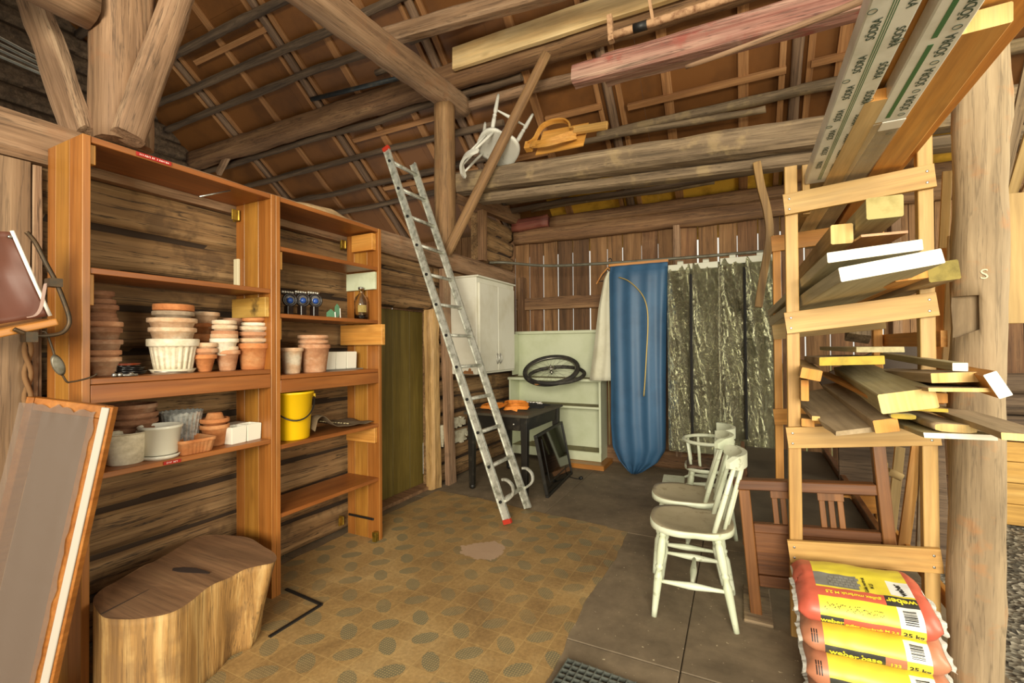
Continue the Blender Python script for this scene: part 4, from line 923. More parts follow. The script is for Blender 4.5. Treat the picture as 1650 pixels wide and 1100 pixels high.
def plastic_bag(xa, xb, z0, z1, label, yc=4.93, hd=.17, slit=.5, zs=.3):
    t = thing('garment_bag', label, 'garment bag', ((xa+xb)/2, yc, 0), 0, 'crinkled plastic garment bags'); bm = bmesh.new(); n, m = 30, 150; xc, hw = (xa+xb)/2, (xb-xa)/2
    R = []
    for i in range(m+1):
        tt = i/m; z = z1+(z0-z1)*tt; dd = hd*(.35+.65*min(1, tt*3)); ring = []
        for k in range(140):
            a = 2*PI*(k+.5)/140; e = 7; c, s = math.cos(a), math.sin(a); q = (abs(c)**e+abs(s)**e)**(-1/e); x, y = xc+q*c*hw, yc+q*s*dd
            nn = .022*noise.noise(Vector((x*15+y*3+z*1.3, z*1.4, y*5)))+.007*(1-2*abs(noise.noise(Vector((x*34+z*5, z*4.5, y*11)))))+.003*(1-2*abs(noise.noise(Vector((x*60+z*20, z*22, y*11)))))
            if abs(x-(xa+(xb-xa)*slit)) < .012 and s < 0: nn -= .012
            ring.append(bm.verts.new((x, y-nn*(1 if s < 0 else -1), z)))
        R.append(ring)
    for A, B in zip(R[:-1], R[1:]):
        for k in range(140): bm.faces.new((A[k], A[(k+1) % 140], B[(k+1) % 140], B[k])).smooth = True
    bm.faces.new(R[0]); bm.faces.new(R[-1][::-1])
    mesh_obj('plastic', bm, M_film, None, t)
    mesh_obj('hung_coats', drape(lerp_rows([(z1-.04, xc, hw*.5, yc, .04), (z1-.12, xc, hw*.86, yc, .07), ((z0+z1)/2, xc, hw*.88, yc, .09), (z0+.12, xc, hw*.85, yc, .08)], 24), 11, xa*7, 80, .018), plain('dull_grey_coats', '#57564a', .9, dirt='#2c2b26', sc=3.5), None, t)
    xs_ = xa+(xb-xa)*slit; box('opening', xs_-.012, xs_+.012, yc-hd-.012, yc-hd+.02, z0+.15, z1-.12, M_slit, t, .004)
    M_hd = plain('plastic_hem', '#c3c1ae', .35)
    box('hem', xa+.01, xb-.01, yc-.075, yc-.06, z1-.06, z1-.0, M_hd, t)
    for q in (.25, .75):
        x = xa+(xb-xa)*q; mesh_obj('hanging_loop', strip_bm([(x, yc-.02, z1-.02), (x, yc-.02, z1+.03), (x, yc+.0, z1+.045), (x, yc+.02, z1+.035), (x, yc+.03, z1-.02)], .055, .003, wdir=(1, 0, 0)), M_hd, None, t)
    return t
plastic_bag(-.640, -.157, .33, 2.20, 'left one of the two crinkled clear plastic garment bags', slit=.48, yc=4.95)
plastic_bag(-.155, .318, .345, 2.225, 'right one of the two crinkled clear plastic garment bags', slit=.46, yc=4.95)

# ---------------------------------------------------------------- floor things
def m_lino():
    s = NT('patterned_linoleum'); tc = s.n('ShaderNodeTexCoord'); V = tc.outputs['Object']
    sep = s.n('ShaderNodeSeparateXYZ'); mp = s.n('ShaderNodeMapping'); mp.inputs['Scale'].default_value = (1/.122, 1/.122, 1); mp.inputs['Location'].default_value = (.213, .492, 0); s.l(V, mp.inputs[0]); s.l(mp.outputs[0], sep.inputs[0])
    def M(op, a, b=None):
        n_ = s.n('ShaderNodeMath', operation=op)
        for i, v in enumerate((a, b)):
            if v is None: continue
            if hasattr(v, 'links'): s.l(v, n_.inputs[i])
            else: n_.inputs[i].default_value = v
        return n_.outputs[0]
    x, y = sep.outputs[0], sep.outputs[1]; fx, fy = M('FRACT', x), M('FRACT', y); ix, iy = M('FLOOR', x), M('FLOOR', y)
    par = M('ABSOLUTE', M('MODULO', M('ADD', ix, iy), 2.)); alt = M('ABSOLUTE', M('MODULO', ix, 2.))
    u, v = M('SUBTRACT', fx, .5), M('SUBTRACT', fy, .5)
    flip = M('SUBTRACT', M('MULTIPLY', alt, 2.), 1.); p = M('ADD', u, M('MULTIPLY', v, flip)); q = M('SUBTRACT', u, M('MULTIPLY', v, flip))
    d = M('ADD', M('MULTIPLY', M('MULTIPLY', p, p), .95), M('MULTIPLY', M('MULTIPLY', q, q), 2.6))
    wob = s.noise(s.coords((30, 30, 30), False), 1, 3, .6); blob = M('LESS_THAN', M('ADD', d, M('MULTIPLY', M('SUBTRACT', wob, .5), .3)), .54)
    dots = M('GREATER_THAN', M('MULTIPLY', M('SINE', M('MULTIPLY', p, 32.)), M('SINE', M('MULTIPLY', q, 32.))), .35)
    blob = M('MULTIPLY', blob, par)
    base = s.ramp(s.noise(s.coords((1.6, 1.6, 1.6), False), 1, 6, .65, .5), [(.3, '#7d6341'), (.5, '#a28557'), (.72, '#b69c6e')])
    fine = s.noise(s.coords((60, 60, 60), False), 1, 3, .7); base = s.mix(base, s.ramp(fine, [(.3, (.72, .7, .66, 1)), (.7, (1.12, 1.1, 1.05, 1))]), .8, 'MULTIPLY')
    cell = s.n('ShaderNodeTexWhiteNoise', noise_dimensions='2D'); cv = s.n('ShaderNodeCombineXYZ'); s.l(ix, cv.inputs[0]); s.l(iy, cv.inputs[1]); s.l(cv.outputs[0], cell.inputs[0])
    base = s.mix(base, s.ramp(cell.outputs[0], [(0, (.86, .82, .78, 1)), (1, (1.12, 1.08, 1., 1))]), .7, 'MULTIPLY')
    wear = s.ramp(s.noise(s.coords((1.1, 1.1, 1.1), False), 1, 4, .6), [(.35, (.2, .2, .2, 1)), (.6, (.75, .75, .75, 1))])
    bl = M('MULTIPLY', blob, wear); col = s.mix(base, '#626350', bl); col = s.mix(col, '#b09a68', M('MULTIPLY', M('MULTIPLY', blob, dots), M('MULTIPLY', wear, .9)))
    ln = M('MAXIMUM', M('LESS_THAN', fx, .03), M('LESS_THAN', fy, .03)); dash = M('GREATER_THAN', M('SINE', M('MULTIPLY', M('ADD', x, y), 120.)), -.2)
    col = s.mix(col, '#c9ab70', M('MULTIPLY', M('MULTIPLY', ln, dash), .55))
    dist = s.n('ShaderNodeVectorMath', operation='DISTANCE'); s.l(V, dist.inputs[0]); dist.inputs[1].default_value = tuple(at(778, 888, 'z', 0)-Vector((-1.5, 2, 0)))
    hol = M('LESS_THAN', M('ADD', dist.outputs['Value'], M('MULTIPLY', M('SUBTRACT', s.noise(s.coords((7, 7, 7), False), 1, 3, .6), .5), .28)), .135)
    col = s.mix(col, '#b3967a', hol)
    s.bump(s.noise(s.coords((3.5, 3.5, 3.5), False), 1, 4, .55), .35, .02)
    return s.out(col, .55)
bm = bmesh.new()
poly = [(-2.60, 3.60), (-2.1, 3.585), (-1.5, 3.49), (-1.1, 3.47), (-.745, 3.40), (-.73, 2.9), (-.755, 2.4), (-.72, 1.8), (-.69, 1.0), (-.66, -.3), (-2.62, -.3), (-2.62, 1.7), (-2.62, 2.64)]
fine_ = []
for (a, b), (c, d) in zip(poly, poly[1:]+poly[:1]):
    n_ = max(1, int(math.hypot(c-a, d-b)/.04))
    for k in range(n_):
        x, y = a+(c-a)*k/n_, b+(d-b)*k/n_; w_ = .012*noise.noise(Vector((x*9, y*9, 4))); fine_.append((x+w_+1.5, y+w_-2))
bm = prism_bm(fine_, .004); bmesh.ops.triangulate(bm, faces=[f for f in bm.faces if len(f.verts) > 4])
tag(mesh_obj('linoleum_mat', bm, m_lino(), T(-1.5, 2, 0)), 'worn tan patterned linoleum sheet lying on the floor in the middle', 'floor mat')
st = thing('edge_strip', 'black bent metal edge strip on the floor beside the stump', 'strip', at(518, 974, 'z', 0))
q = [at(461, 949, 'z', .006), at(518, 974, 'z', .006), at(434, 1026, 'z', .006)]
for a, b in ((q[0], q[1]), (q[1], q[2])): beam('strip', a, b, .018, .010, M_black, st)
st = thing('plywood_square', 'thin square offcut board set in the corner of the edge strip', 'board', at(470, 980, 'z', 0.)); 
# door mat grating
t = thing('floor_grate', 'steel grating mat on the floor at the bottom edge of the photo', 'grate', (-.43, 1.65, 0), math.radians(-3))
M_galv = plain('galvanised_steel', '#7c8078', .5, .6, dirt='#5f6058', sc=20)
for k in range(17): mesh_obj('bar', box_bm(-.0015, .0015, -.23, .23, 0, .022, 0), M_galv, t.matrix_basis @ T(-.26+.0325*k, 0, .003), t)
for k in range(15): mesh_obj('bar', box_bm(-.26, .26, -.0015, .0015, .002, .021, 0), M_galv, t.matrix_basis @ T(0, -.23+.0325*k, .003), t)
bpy.data.objects.remove(st, do_unlink=True)

# ---------------------------------------------------------------- stump
M_stop = wood('dusty_sawn_stump_top', '#6d4f31', '#866241', '#9d7852', 'x', .5, crack=.25, rough=.9, bump=.25)
M_sside = wood('barkless_stump_side', '#6f4f28', '#a37a42', '#d6b67a', 'z', .9, crack=.5, rough=.75, bump=.6, spots=('#6f5230', .5))
zt = .385
o_ = [at(x, y, 'z', zt) for x, y in ((148, 968), (165, 993), (200, 998), (240, 994), (280, 985), (308, 968), (330, 950), (360, 934), (390, 920), (418, 912), (440, 906), (445, 894), (425, 880), (400, 866), (370, 862), (340, 862), (315, 866), (290, 879), (262, 897), (225, 915), (185, 938), (162, 952))]
o_ = [Vector((max(p.x, -2.63), max(p.y, .885) if p.x < -2.29 else p.y, 0)) for p in o_]
cs = spline(o_, 5, closed=True); cen = sum(cs, Vector())/len(cs); bm = bmesh.new(); R = []
for i in range(15):
    tt = i/14; ring = []
    for k, p in enumerate(cs):
        d = p-cen; a = math.atan2(d.y, d.x); f = 1+.02*noise.noise(Vector((a*3, tt*1.2, 1)))*min(1, tt*5)+.014*noise.noise(Vector((a*14, tt*1.5, 7)))*min(1, tt*8)
        tip = max(0, math.cos(a-math.atan2((o_[10]-cen).y, (o_[10]-cen).x)))**6
        f -= .30*tt*tip; z = zt*(1-tt)+(.006*noise.noise(Vector((a*3, 0, 9))) if i == 0 else 0)
        x = max(-2.635, cen.x+d.x*f); y = cen.y+d.y*f
        if x < -2.30: y = max(.885, min(1.655, y))
        ring.append(bm.verts.new((x, y, z)))
    R.append(ring)
n_ = len(cs)
for A, B in zip(R[:-1], R[1:]):
    for k in range(n_): f = bm.faces.new((A[k], A[(k+1) % n_], B[(k+1) % n_], B[k])); f.smooth = True; f.material_index = 1
f = bm.faces.new(R[0]); bm.faces.new(R[-1][::-1])
stump = tag(mesh_obj('stump', bm, [M_stop, M_sside]), 'large split log stump standing in front of the nearer orange shelf', 'stump')
pa, pb = at(277, 917, 'z', zt), at(337, 924, 'z', zt); L = (pb-pa).length
mesh_obj('hollow', prism_bm([(0, .005), (L*.2, .022), (L*.5, .026), (L*.8, .016), (L, .004), (L, -.004), (L*.6, -.014), (L*.3, -.018), (L*.08, -.012)], .003), plain('dark_rotten_wood', '#2e1c0f', .95), frame_M(pa+Vector((0, 0, .001)), pb-pa, Vector((0, 0, 1)).cross(pb-pa)), stump)
for a, b in (((150, 975), (310, 905)),):
    pa, pb = at(163, 990, 'z', zt), at(240, 950, 'z', zt); mesh_obj('split', prism_bm([(0, .003), ((pb-pa).length, 0), (0, -.003)], .0025), plain('dark_split', '#3a281a', .95), frame_M(pa+Vector((0, 0, .001)), pb-pa, Vector((0, 0, 1)).cross(pb-pa)), stump)

# ---------------------------------------------------------------- film covered frame
PX, PY = Vector((.33, .18, -.053)), Vector((.097, .175, 1.172)); PX *= .30/PX.length; P0 = Vector((-2.113, .665, 0.))-PX
M = frame_M(P0, PX, PY); Wd, Hh = PX.length, PY.length
t = thing('window_frame', 'wooden frame covered with plastic film leaning at the left of the nearer shelf', 'frame', M=M)
def fb(name, x0_, x1_, y0_, y1_, z0_, z1_, m, p=t): return mesh_obj(name, box_bm(x0_, x1_, y0_, y1_, z0_, z1_, .002), m, M, p)
fb('stile', Wd-.026, Wd, 0, Hh, -.014, .012, M_or4); fb('stile', 0, .026, 0, Hh, -.03, .014, M_or4); fb('rail', .027, Wd-.027, Hh-.045, Hh, -.03, .012, M_or4); fb('rail', .027, Wd-.027, 0, .045, -.03, .012, M_or4)
lab(fb('bead', Wd-.034, Wd-.008, .02, Hh-.004, .0125, .020, plain('white_painted_bead', '#aca498', .5)), 'white painted strip down the right side')
fb('inner_stile', Wd-.075, Wd-.0265, .046, Hh-.046, -.02, .0125, M_or4)
bm = bmesh.new(); n_, m_ = 18, 50; G = []
for i in range(n_+1):
    for j in range(m_+1):
        u, v = i/n_, j/m_; x = -.012+(Wd-.038)*u; y = -.01+(Hh-.0)*v
        if i == n_: x += .010*noise.noise(Vector((0, v*22, 3)))
        if j == m_: y += .02*noise.noise(Vector((u*9, 1, 3)))-.012
        z = .020+.004*noise.noise(Vector((u*4, v*2.5, 1)))+.002*noise.noise(Vector((u*9, v*4, 6)))+.012*math.exp(-((v-.97)/.03)**2)*noise.noise(Vector((u*13, 2, 2)))
        G.append(bm.verts.new((x, y, z)))
for i in range(n_):
    for j in range(m_): bm.faces.new((G[i*(m_+1)+j], G[(i+1)*(m_+1)+j], G[(i+1)*(m_+1)+j+1], G[i*(m_+1)+j+1])).smooth = True
mesh_obj('plastic_film', bm, m_film('milky_plastic_film', '#77665a', .60, .40, .15, 5), M, t)
fb('added_backing', .03, Wd-.08, .05, Hh-.05, -.03, -.024, plain('dark_added_backing', '#4d453d', .8))  # added dark sheet, stands in for the dark space behind the film

# ---------------------------------------------------------------- seat with bent steel arm at far left
XS = -2.2
t = thing('folding_seat', 'brown vinyl seat with orange board and bent steel arm hung at far left', 'seat', at(60, 520, 'x', XS))
def S(px_, py_, x=XS): return at(px_, py_, 'x', x)
M_vin = plain('brown_vinyl', '#5e3424', .5, dirt='#4b281c', sc=3)
a, b, c, d = S(-45, 366), S(28, 371), S(90, 508), S(-45, 530)
bm = bmesh.new(); G = []
for i in range(17):
    for j in range(17):
        u, v = i/16, j/16; p = (a*(1-u)+b*u)*(1-v)+(d*(1-u)+c*u)*v; G.append(bm.verts.new(p+Vector((-.05-.035*math.sin(PI*u)*math.sin(PI*v)+.006*noise.noise(Vector((u*4, v*4, 0))), 0, 0))))
for i in range(16):
    for j in range(16): bm.faces.new((G[i*17+j], G[(i+1)*17+j], G[(i+1)*17+j+1], G[i*17+j+1])).smooth = True
r = bmesh.ops.extrude_face_region(bm, geom=bm.faces[:]); bmesh.ops.translate(bm, verts=[v for v in r['geom'] if isinstance(v, bmesh.types.BMVert)], vec=(-.035, 0, 0))
back = mesh_obj('backrest', bm, M_vin, None, t)
mesh_obj('piping', tube_bm([b+Vector((-.045, 0, .004)), (b+c)/2+Vector((-.045, 0, 0)), c+Vector((-.045, 0, 0))], .006, 8), M_white, None, back)
mesh_obj('rivet', lathe_bm([(0, 0), (.006, 0), (.004, .004), (0, .005)], 12), M_steel, frame_M(S(24, 379)+Vector((-.045, 0, 0)), (0, 1, 0), (0, 0, 1)), back)
p0, p1 = S(-45, 545), S(92, 517); L = (p1-p0).length
mesh_obj('seat_board', box_bm(0, L, 0, .34, -.026, 0, .006, None, 0, 3), M_orange, frame_M(p0+Vector((0, 0, .01)), p1-p0, (-1, 0, 0.03)), t)
M_dsteel = plain('dark_rusty_steel', '#453c31', .5, .7, dirt='#5d4730', sc=20)
arm = [S(40, 374), S(55, 392), S(72, 425), S(88, 455), S(101, 487), S(109, 512), S(107, 526), S(95, 537), S(65, 541), S(38, 537), S(20, 530)]
arm = [p+Vector((.012, 0, 0)) for p in arm]
mesh_obj('arm_tube', tube_bm(spline(arm, 8), .0072, 10), M_dsteel, None, t)
beam('clamp', S(84, 456)+Vector((-.01, 0, 0)), S(84, 456)+Vector((.035, 0, 0)), .035, .03, M_dsteel, t); beam('clamp', S(46, 543)+Vector((-.02, 0, 0)), S(46, 543)+Vector((.03, 0, 0)), .03, .035, M_dsteel, t)
mesh_obj('strap', strip_bm(spline([S(82, 450), S(74, 457), S(70, 475), S(66, 495), S(58, 507), S(45, 511)], 6), .022, .003, wdir=(1, 0, 0)), plain('pale_strap', '#a98d80', .8), None, t)
wr = [S(68, 534), S(75, 537), S(84, 560), S(92, 585), S(106, 613), S(115, 615), S(135, 611), S(150, 606), S(156, 602)]
mesh_obj('wire', tube_bm(spline(wr, 5), .0035, 6), M_dsteel, None, t)
bm = lathe_bm([(0, 0), (.03, 0), (.042, .004), (.03, .007), (0, .007)], 28)
for v in bm.verts: v.co.x *= .42; v.co.y *= .95
mesh_obj('oval_plate', bm, plain('dull_zinc', '#7e796c', .5, .6, dirt='#5f5848', sc=25), frame_M(S(93, 588)+Vector((0, 0, 0)), (0, .93, .3), (0, -.4, 1.)), t)
# planks upright by the left wall
tag(beam('upright_plank', (-2.655, .755, 0), (-2.655, .755, 2.165), .10, .03, wood('grey_brown_upright_plank', '#604831', '#80654a', '#9a7e60', 'x', .7, crack=.4, knots=.5), None, rough=.002, seg=20, up=(1, 0, 0)), 'wide upright plank against the log wall left of the nearer shelf', 'plank')
tag(beam('upright_plank', (-2.655, .828, 0), (-2.655, .826, 2.16), .03, .03, M_beam, None, rough=.002, seg=20, up=(1, 0, 0)), 'narrow upright batten between the wide plank and the nearer shelf', 'batten')
rp_ = [S(50+2.5*math.sin(k*.9), 500+4.2*k, -2.60) for k in range(38)]
bm = tube_bm([(-2.615+.010*math.cos(k*.7), .79+.010*math.sin(k*.7), 1.62-.022*k) for k in range(40)], .009, 6); tube_bm([(-2.615-.010*math.cos(k*.7), .79-.010*math.sin(k*.7), 1.62-.022*k) for k in range(40)], .009, 6, bm)
tag(mesh_obj('rope', bm, plain('brown_twisted_rope', '#7b5a38', .9)), 'brown twisted rope hanging by the upright plank at far left', 'rope')
# sack on top of farther shelf
bm = bmesh.new(); bmesh.ops.create_icosphere(bm, subdivisions=4, radius=1)
for v in bm.verts: v.co = Vector((v.co.x*.12, v.co.y*.26, max(-.0, v.co.z)*.065+.004))*(1+.10*noise.noise(v.co*3)); v.co.z = max(0, v.co.z)
tag(mesh_obj('folded_sack', bm, plain('beige_sackcloth', '#a98d66', .9, dirt='#8f744f', sc=12), T(-2.47, 2.12, 2.238), None, True), 'beige folded sack lying on top of the farther shelf', 'sack')
# ---------------------------------------------------------------- lumber rack
t = rack = thing('lumber_rack', 'tall rack of new pine studs and crossbars stacked with boards', 'rack', (.48, 2.9, 0))
YR = 2.52
for (x, zt_) in ((.236, 2.23), (.728, 2.30)): beam('upright', (x, YR+.03, 0), (x, YR+.03, zt_), .052, .046, M_pine, t, up=(0, 1, 0))
beam('upright', (.30, YR+.06, 2.0), (.30, YR+.06, 2.235), .03, .05, M_pine, t, up=(0, 1, 0))
for (x, zt_) in ((.23, 2.08), (.74, 2.08)): beam('upright', (x, 3.38, 0), (x, 3.38, zt_), .045, .046, M_pine_o, t, up=(0, 1, 0))
BARS = ((2.042, 2.088, .098), (1.480, 1.546, .100), (.940, 1.003, .098), (.408, .472, .100))
for k, (za, zb, h) in enumerate(BARS):
    b_ = beam('crossbar', (.203, YR-.012, za), (.752, YR-.012, zb), .022, h, M_pine, t)
    for x, f in ((.225, 0), (.225, 1), (.725, 0), (.725, 1)):
        zc = za+(zb-za)*(x-.203)/.549+(.022 if f else -.026)
        mesh_obj('screw', lathe_bm([(0, 0), (.0055, 0), (.005, .0012), (.002, .0014), (0, .0008)], 12), M_steel, frame_M((x, YR-.0235, zc), (1, 0, 0), (0, 0, 1)), b_)
    beam('crossbar', (.20, 3.345, za-.02), (.77, 3.345, zb-.03), .022, .098, M_pine_o if k != 1 else M_gpale, t)
for x in (.745,):
    for z in (.30, 1.40): beam('side_rail', (x-.035 if x < .5 else x+.035, 2.53, z), (x-.035 if x < .5 else x+.035, 3.40, z), .022, .07, M_pine_o, t)
PK = []
def plank(label, p0, p1, wd, th, mat, end=None, roll=0., cat='board', name='plank', rough=.0008, taper=1., group=None, rnd=0., **k):
    o = beam(name, p0, p1, wd, th, mat, None, roll=roll, end=end, rough=rough, seg=14, taper=taper, rnd=rnd, **k); PK.append(o); return tag(o, label, cat, group)
# top tier: long planks running over the camera
A = plank('film wrapped plank at the left edge of the top tier, lettering faces down', (.315, .75, 2.165), (.375, 4.3, 2.165), .098, .05, M_gpale)
B_ = plank('short pale plank with orange sawn end between the two wrapped planks', (.408, 1.77, 2.155), (.425, 4.2, 2.15), .085, .036, M_pine_w, M_end_o)
C_ = plank('amber plank lying above the gap between the two wrapped planks', (.40, .75, 2.212), (.44, 4.2, 2.205), .16, .03, M_pine_o)
D_ = plank('second film wrapped plank on the top tier with a broad green stripe', (.44, .75, 2.165), (.53, 4.25, 2.16), .086, .05, M_gbrown)
E_ = plank('right plank of the top tier with bright sawn end near the log post', (.545, 1.50, 2.17), (.665, 4.2, 2.165), .105, .05, M_pine_o, M_end)
F_ = plank('long amber plank lying on top of the right plank of the top tier', (.56, .75, 2.222), (.655, 4.2, 2.217), .19, .035, M_pine_o)
M_wrap = plain('white_plastic_wrap', '#e9e9e2', .3, dirt='#cfcec4', sc=6); M_gprint = plain('green_print', '#1f6b3a', .4); M_dprint = plain('dark_green_print', '#2f4a3c', .5)
def wrapfilm(pl, L, w_, th, stripe, texts, clear=None):
    Mp = WM[pl]; wm = [pl]
    f = mesh_obj('film_wrap', box_bm(-.002, L, -w_/2-.002, w_/2+.002, -th/2-.002, th/2+.002, .004), M_wrap, Mp, pl)
    zz = -th/2-.0028
    for (y0, y1, x0_, x1_) in stripe: mesh_obj('stripe', box_bm(x0_, x1_, y0, y1, zz, zz+.001, 0), M_gprint, Mp, f)
    for (x, y, body, size, flip) in texts:
        # local x runs away from the camera, the underside faces down
        ex, ey = ((-1, 0, 0), (0, 1, 0)) if not flip else ((1, 0, 0), (0, -1, 0))
        text_mesh(body, size, Mp @ frame_M((x, y, zz-.0003), ex, ey), M_dprint, f, bold=.0006)
    for k in range(7):
        yy = -.022 if stripe[0][0] > 0 else (.040 if k % 2 else -.044)
        mesh_obj('emblem_ring', tube_bm([(.385+.155*k+.009*math.cos(a), yy+.009*math.sin(a), zz) for a in [2*PI*q/20 for q in range(20)]], .0008, 4, closed=True), M_dprint, Mp, f)
    return f
ta = []
for k in range(8):
    x = .46+.155*k; ta.append((x, .022, 'SÖDRA', .026, False)); ta.append((x+.06, -.033, 'SÖDRA', .026, True))
wrapfilm(A, 1.80, .098, .05, [(-.006, -.004, .3, 1.75), (-.001, .001, .3, 1.75), (.004, .006, .3, 1.75), (-.047, -.040, 1.2, 1.79)], ta)
wrapfilm(D_, 1.20, .086, .05, [(.008, .020, .3, .72), (.006, .018, .75, 1.17)], [(.46+.155*k, -.022, 'SÖDRA', .030, False) for k in range(5)])
mesh_obj('torn_film', box_bm(1.20, 1.27, -.044, .02, -.030, -.026, .001), M_white, WM[D_], D_)
mesh_obj('clear_film', box_bm(1.205, 1.85, -.046, .046, -.029, .029, .004), m_film('clear_wrap', '#c9c6b8', .3, .15, .4, 9), WM[D_], D_)
# middle tier
M_gg = wood('pale_grey_green_board', '#a39a78', '#bbb18f', '#cdc4a4', 'x', .5, rough=.7, bump=.1)
plank('white painted end board, upper one of the two on the middle tier', (.455, 2.10, 1.722), (.33, 3.5, 1.60), .295, .040, M_gg, M_end_w, roll=-.09)
plank('white painted end board, lower one of the two, sticking out furthest', (.478, 2.0, 1.652), (.33, 3.4, 1.548), .30, .052, M_gg, M_end_w, roll=-.16)
plank('olive squared timber hanging above the white ended boards, under the top crossbar', (.512, 2.2, 1.905), (.46, 3.9, 1.83), .115, .085, M_olive, plain('olive_end', '#b3a468', .7, dirt='#9c8c50', sc=15), name='timber_offcut', cat='timber')
plank('square orange ended timber beside the left upright, over the white ended boards', (.403, 2.36, 1.85), (.37, 3.9, 1.80), .08, .085, M_gpale, M_end, name='timber_offcut', cat='timber')
plank('thin curved orange board just above the white ended boards', (.52, 2.25, 1.812), (.50, 3.8, 1.78), .15, .010, M_orange, None, bow=.02)
plank('splintered orange ended batten right under the white ended boards', (.60, 2.25, 1.640), (.50, 3.8, 1.58), .10, .03, M_pine_o, M_end_o, roll=-.1)
plank('olive timber end at the right, touching the log post', (.705, 2.28, 1.655), (.62, 3.9, 1.60), .095, .075, M_gbrown, plain('olive_moss_end', '#8f7f3d', .8, dirt='#6f622c', sc=20), roll=-.1, name='timber_offcut', cat='timber')
# lower tier
def pp(label, n, f, wd, th, mat, end=None, roll=0., **k):
    return plank(label, at(n[0], n[1], 'y', n[2]), at(f[0], f[1], 'y', f[2]), wd, th, mat, end, roll, **k)
pp('olive grey board topping the pile on the lower tier', (1418, 563, 2.3), (1345, 561, 3.4), .155, .022, M_olive, M_olive)
pp('board with yellow olive end just under the topmost board of the pile', (1372, 581, 2.35), (1330, 577, 3.4), .225, .036, M_gbrown, M_end_y, roll=-.04)
pp('thick grey timber with big pale sawn end in the middle of the pile', (1463, 646, 1.98), (1372, 597, 3.1), .155, .068, M_olive, M_end, roll=-.2, name='timber_offcut', cat='timber')
pp('wide dusty brown board with broken end at the front left of the pile', (1380, 695, 2.16), (1306, 632, 3.0), .15, .020, M_gbrown, None, roll=-.2, rough=.003)
pp('moulding with pale end beside the wide broken board', (1428, 686, 2.12), (1340, 625, 3.0), .075, .05, M_gbrown, M_end_o, roll=-.2, name='moulding', cat='moulding')
pp('short orange ended timber beside the left upright on the lower tier', (1307, 603, 2.3), (1293, 585, 3.4), .075, .045, M_gpale, M_end_o, roll=.2, name='timber_offcut', cat='timber')
pp('narrow board standing on edge beside the left upright, lower tier', (1297, 629, 2.42), (1276, 602, 3.3), .03, .095, M_gpale, M_end_o)
pp('long thin batten with white end at the upper right of the pile', (1547, 591, 2.05), (1425, 572, 3.2), .04, .028, M_olive, M_end_w, name='batten', cat='batten')
pp('tapered grey board pointing right above the thin yellow board', (1543, 608, 1.98), (1420, 599, 3.0), .13, .032, M_gbrown, M_end, roll=-.06)
pp('brown moulding with white zigzag end, furthest right of the pile', (1608, 620, 1.86), (1490, 590, 3.2), .032, .078, M_pine_o, M_end_w, roll=-.45, name='moulding', cat='moulding')
pp('very thin yellow board across the right of the pile, left of the zigzag moulding', (1558, 628, 1.90), (1440, 614, 2.9), .18, .012, M_gbrown, M_end, roll=-.03)
pp('small orange offcut poking out right of the thick grey timber', (1512, 641, 2.18), (1440, 620, 3.2), .05, .035, M_pine_o, M_end_o, name='timber_offcut', cat='timber')
pp('long grey board pointing down to the right edge of the photo', (1665, 706, 1.60), (1500, 652, 2.75), .11, .018, M_gbrown, M_end)
pp('hollow rounded moulding at the lower right of the pile', (1540, 690, 1.90), (1450, 660, 2.8), .10, .026, M_gbrown, M_end, rnd=.5, name='moulding', cat='moulding')
pp('white edged painted board lowest at the right of the pile', (1546, 703, 1.87), (1430, 668, 2.8), .165, .016, M_olive, M_end_w, roll=-.04)
pp('short olive lath with rounded end under the thick grey timber', (1455, 671, 2.1), (1400, 640, 3.0), .07, .018, M_olive, M_end_y, rnd=.5, name='lath', cat='lath')
pp('thin yellow sliver under the orange offcut at right', (1500, 660, 2.08), (1440, 640, 2.9), .09, .012, M_gpale, M_end_y, name='lath', cat='lath')
pp('thin brown lath running beside the thick grey timber on its left', (1410, 640, 2.2), (1325, 600, 3.2), .05, .012, M_pine_o, M_end_o, name='lath', cat='lath')
pp('grey lath low beside the left upright on the lower tier', (1315, 674, 2.38), (1285, 640, 3.1), .03, .02, M_gbrown, M_end, name='lath', cat='lath')
pp('small block on the crossbar by the left upright, lower tier', (1302, 681, 2.46), (1298, 672, 2.8), .05, .035, M_gpale, M_end_o, name='timber_offcut', cat='timber')
# behind the rack
o = box('panel_board', -.30, .30, -.012, .012, -.20, .20, plain('dark_brown_panel', '#3d2c1c', .6, dirt='#4e3a26', sc=4), None, .003, T(.83, 3.66, 1.13) @ RY(-.52)); tag(o, 'dark brown panel tilted behind the rack between its middle and lower tiers', 'panel')
plank('grey cracked timber end hanging behind the rack below the middle crossbar', at(1383, 545, 'y', 3.7), at(1385, 480, 'y', 3.9), .13, .09, M_grey, None, name='timber_offcut', cat='timber', rough=.003, up=(0, 1, 0))
for k, (xa, xb, ya, yb, yy, m, w_, lb) in enumerate(((1455, 1478, 885, 735, 3.05, M_pine_o, .05, 'amber board leaning behind the rack, left of the grey blue one'), (1432, 1450, 890, 740, 3.2, M_gpale, .045, 'pale narrow board leaning behind the rack, leftmost of the leaning boards'), (1483, 1489, 888, 735, 3.0, M_grey, .035, 'grey blue board leaning behind the right upright of the rack'), (1420, 1416, 885, 728, 3.35, M_girt, .06, 'dark brown board standing behind the bed end'), (1445, 1402, 912, 700, 3.6, M_pole, .09, 'nearly black board leaning deep behind the rack'))):
    plank(lb, at(xa, ya, 'y', yy), at(xb, ya-170, 'y', yy+.15), w_, .02, m, None, up=(0, 1, 0))
tag(mesh_obj('board_sheet', box_bm(-.27, .27, -.01, .01, 0, 1.0, .003), M_pole, T(.86, 3.62, 0) @ RX(-.10)), 'large dark sheet leaning behind the narrow boards under the rack', 'sheet')
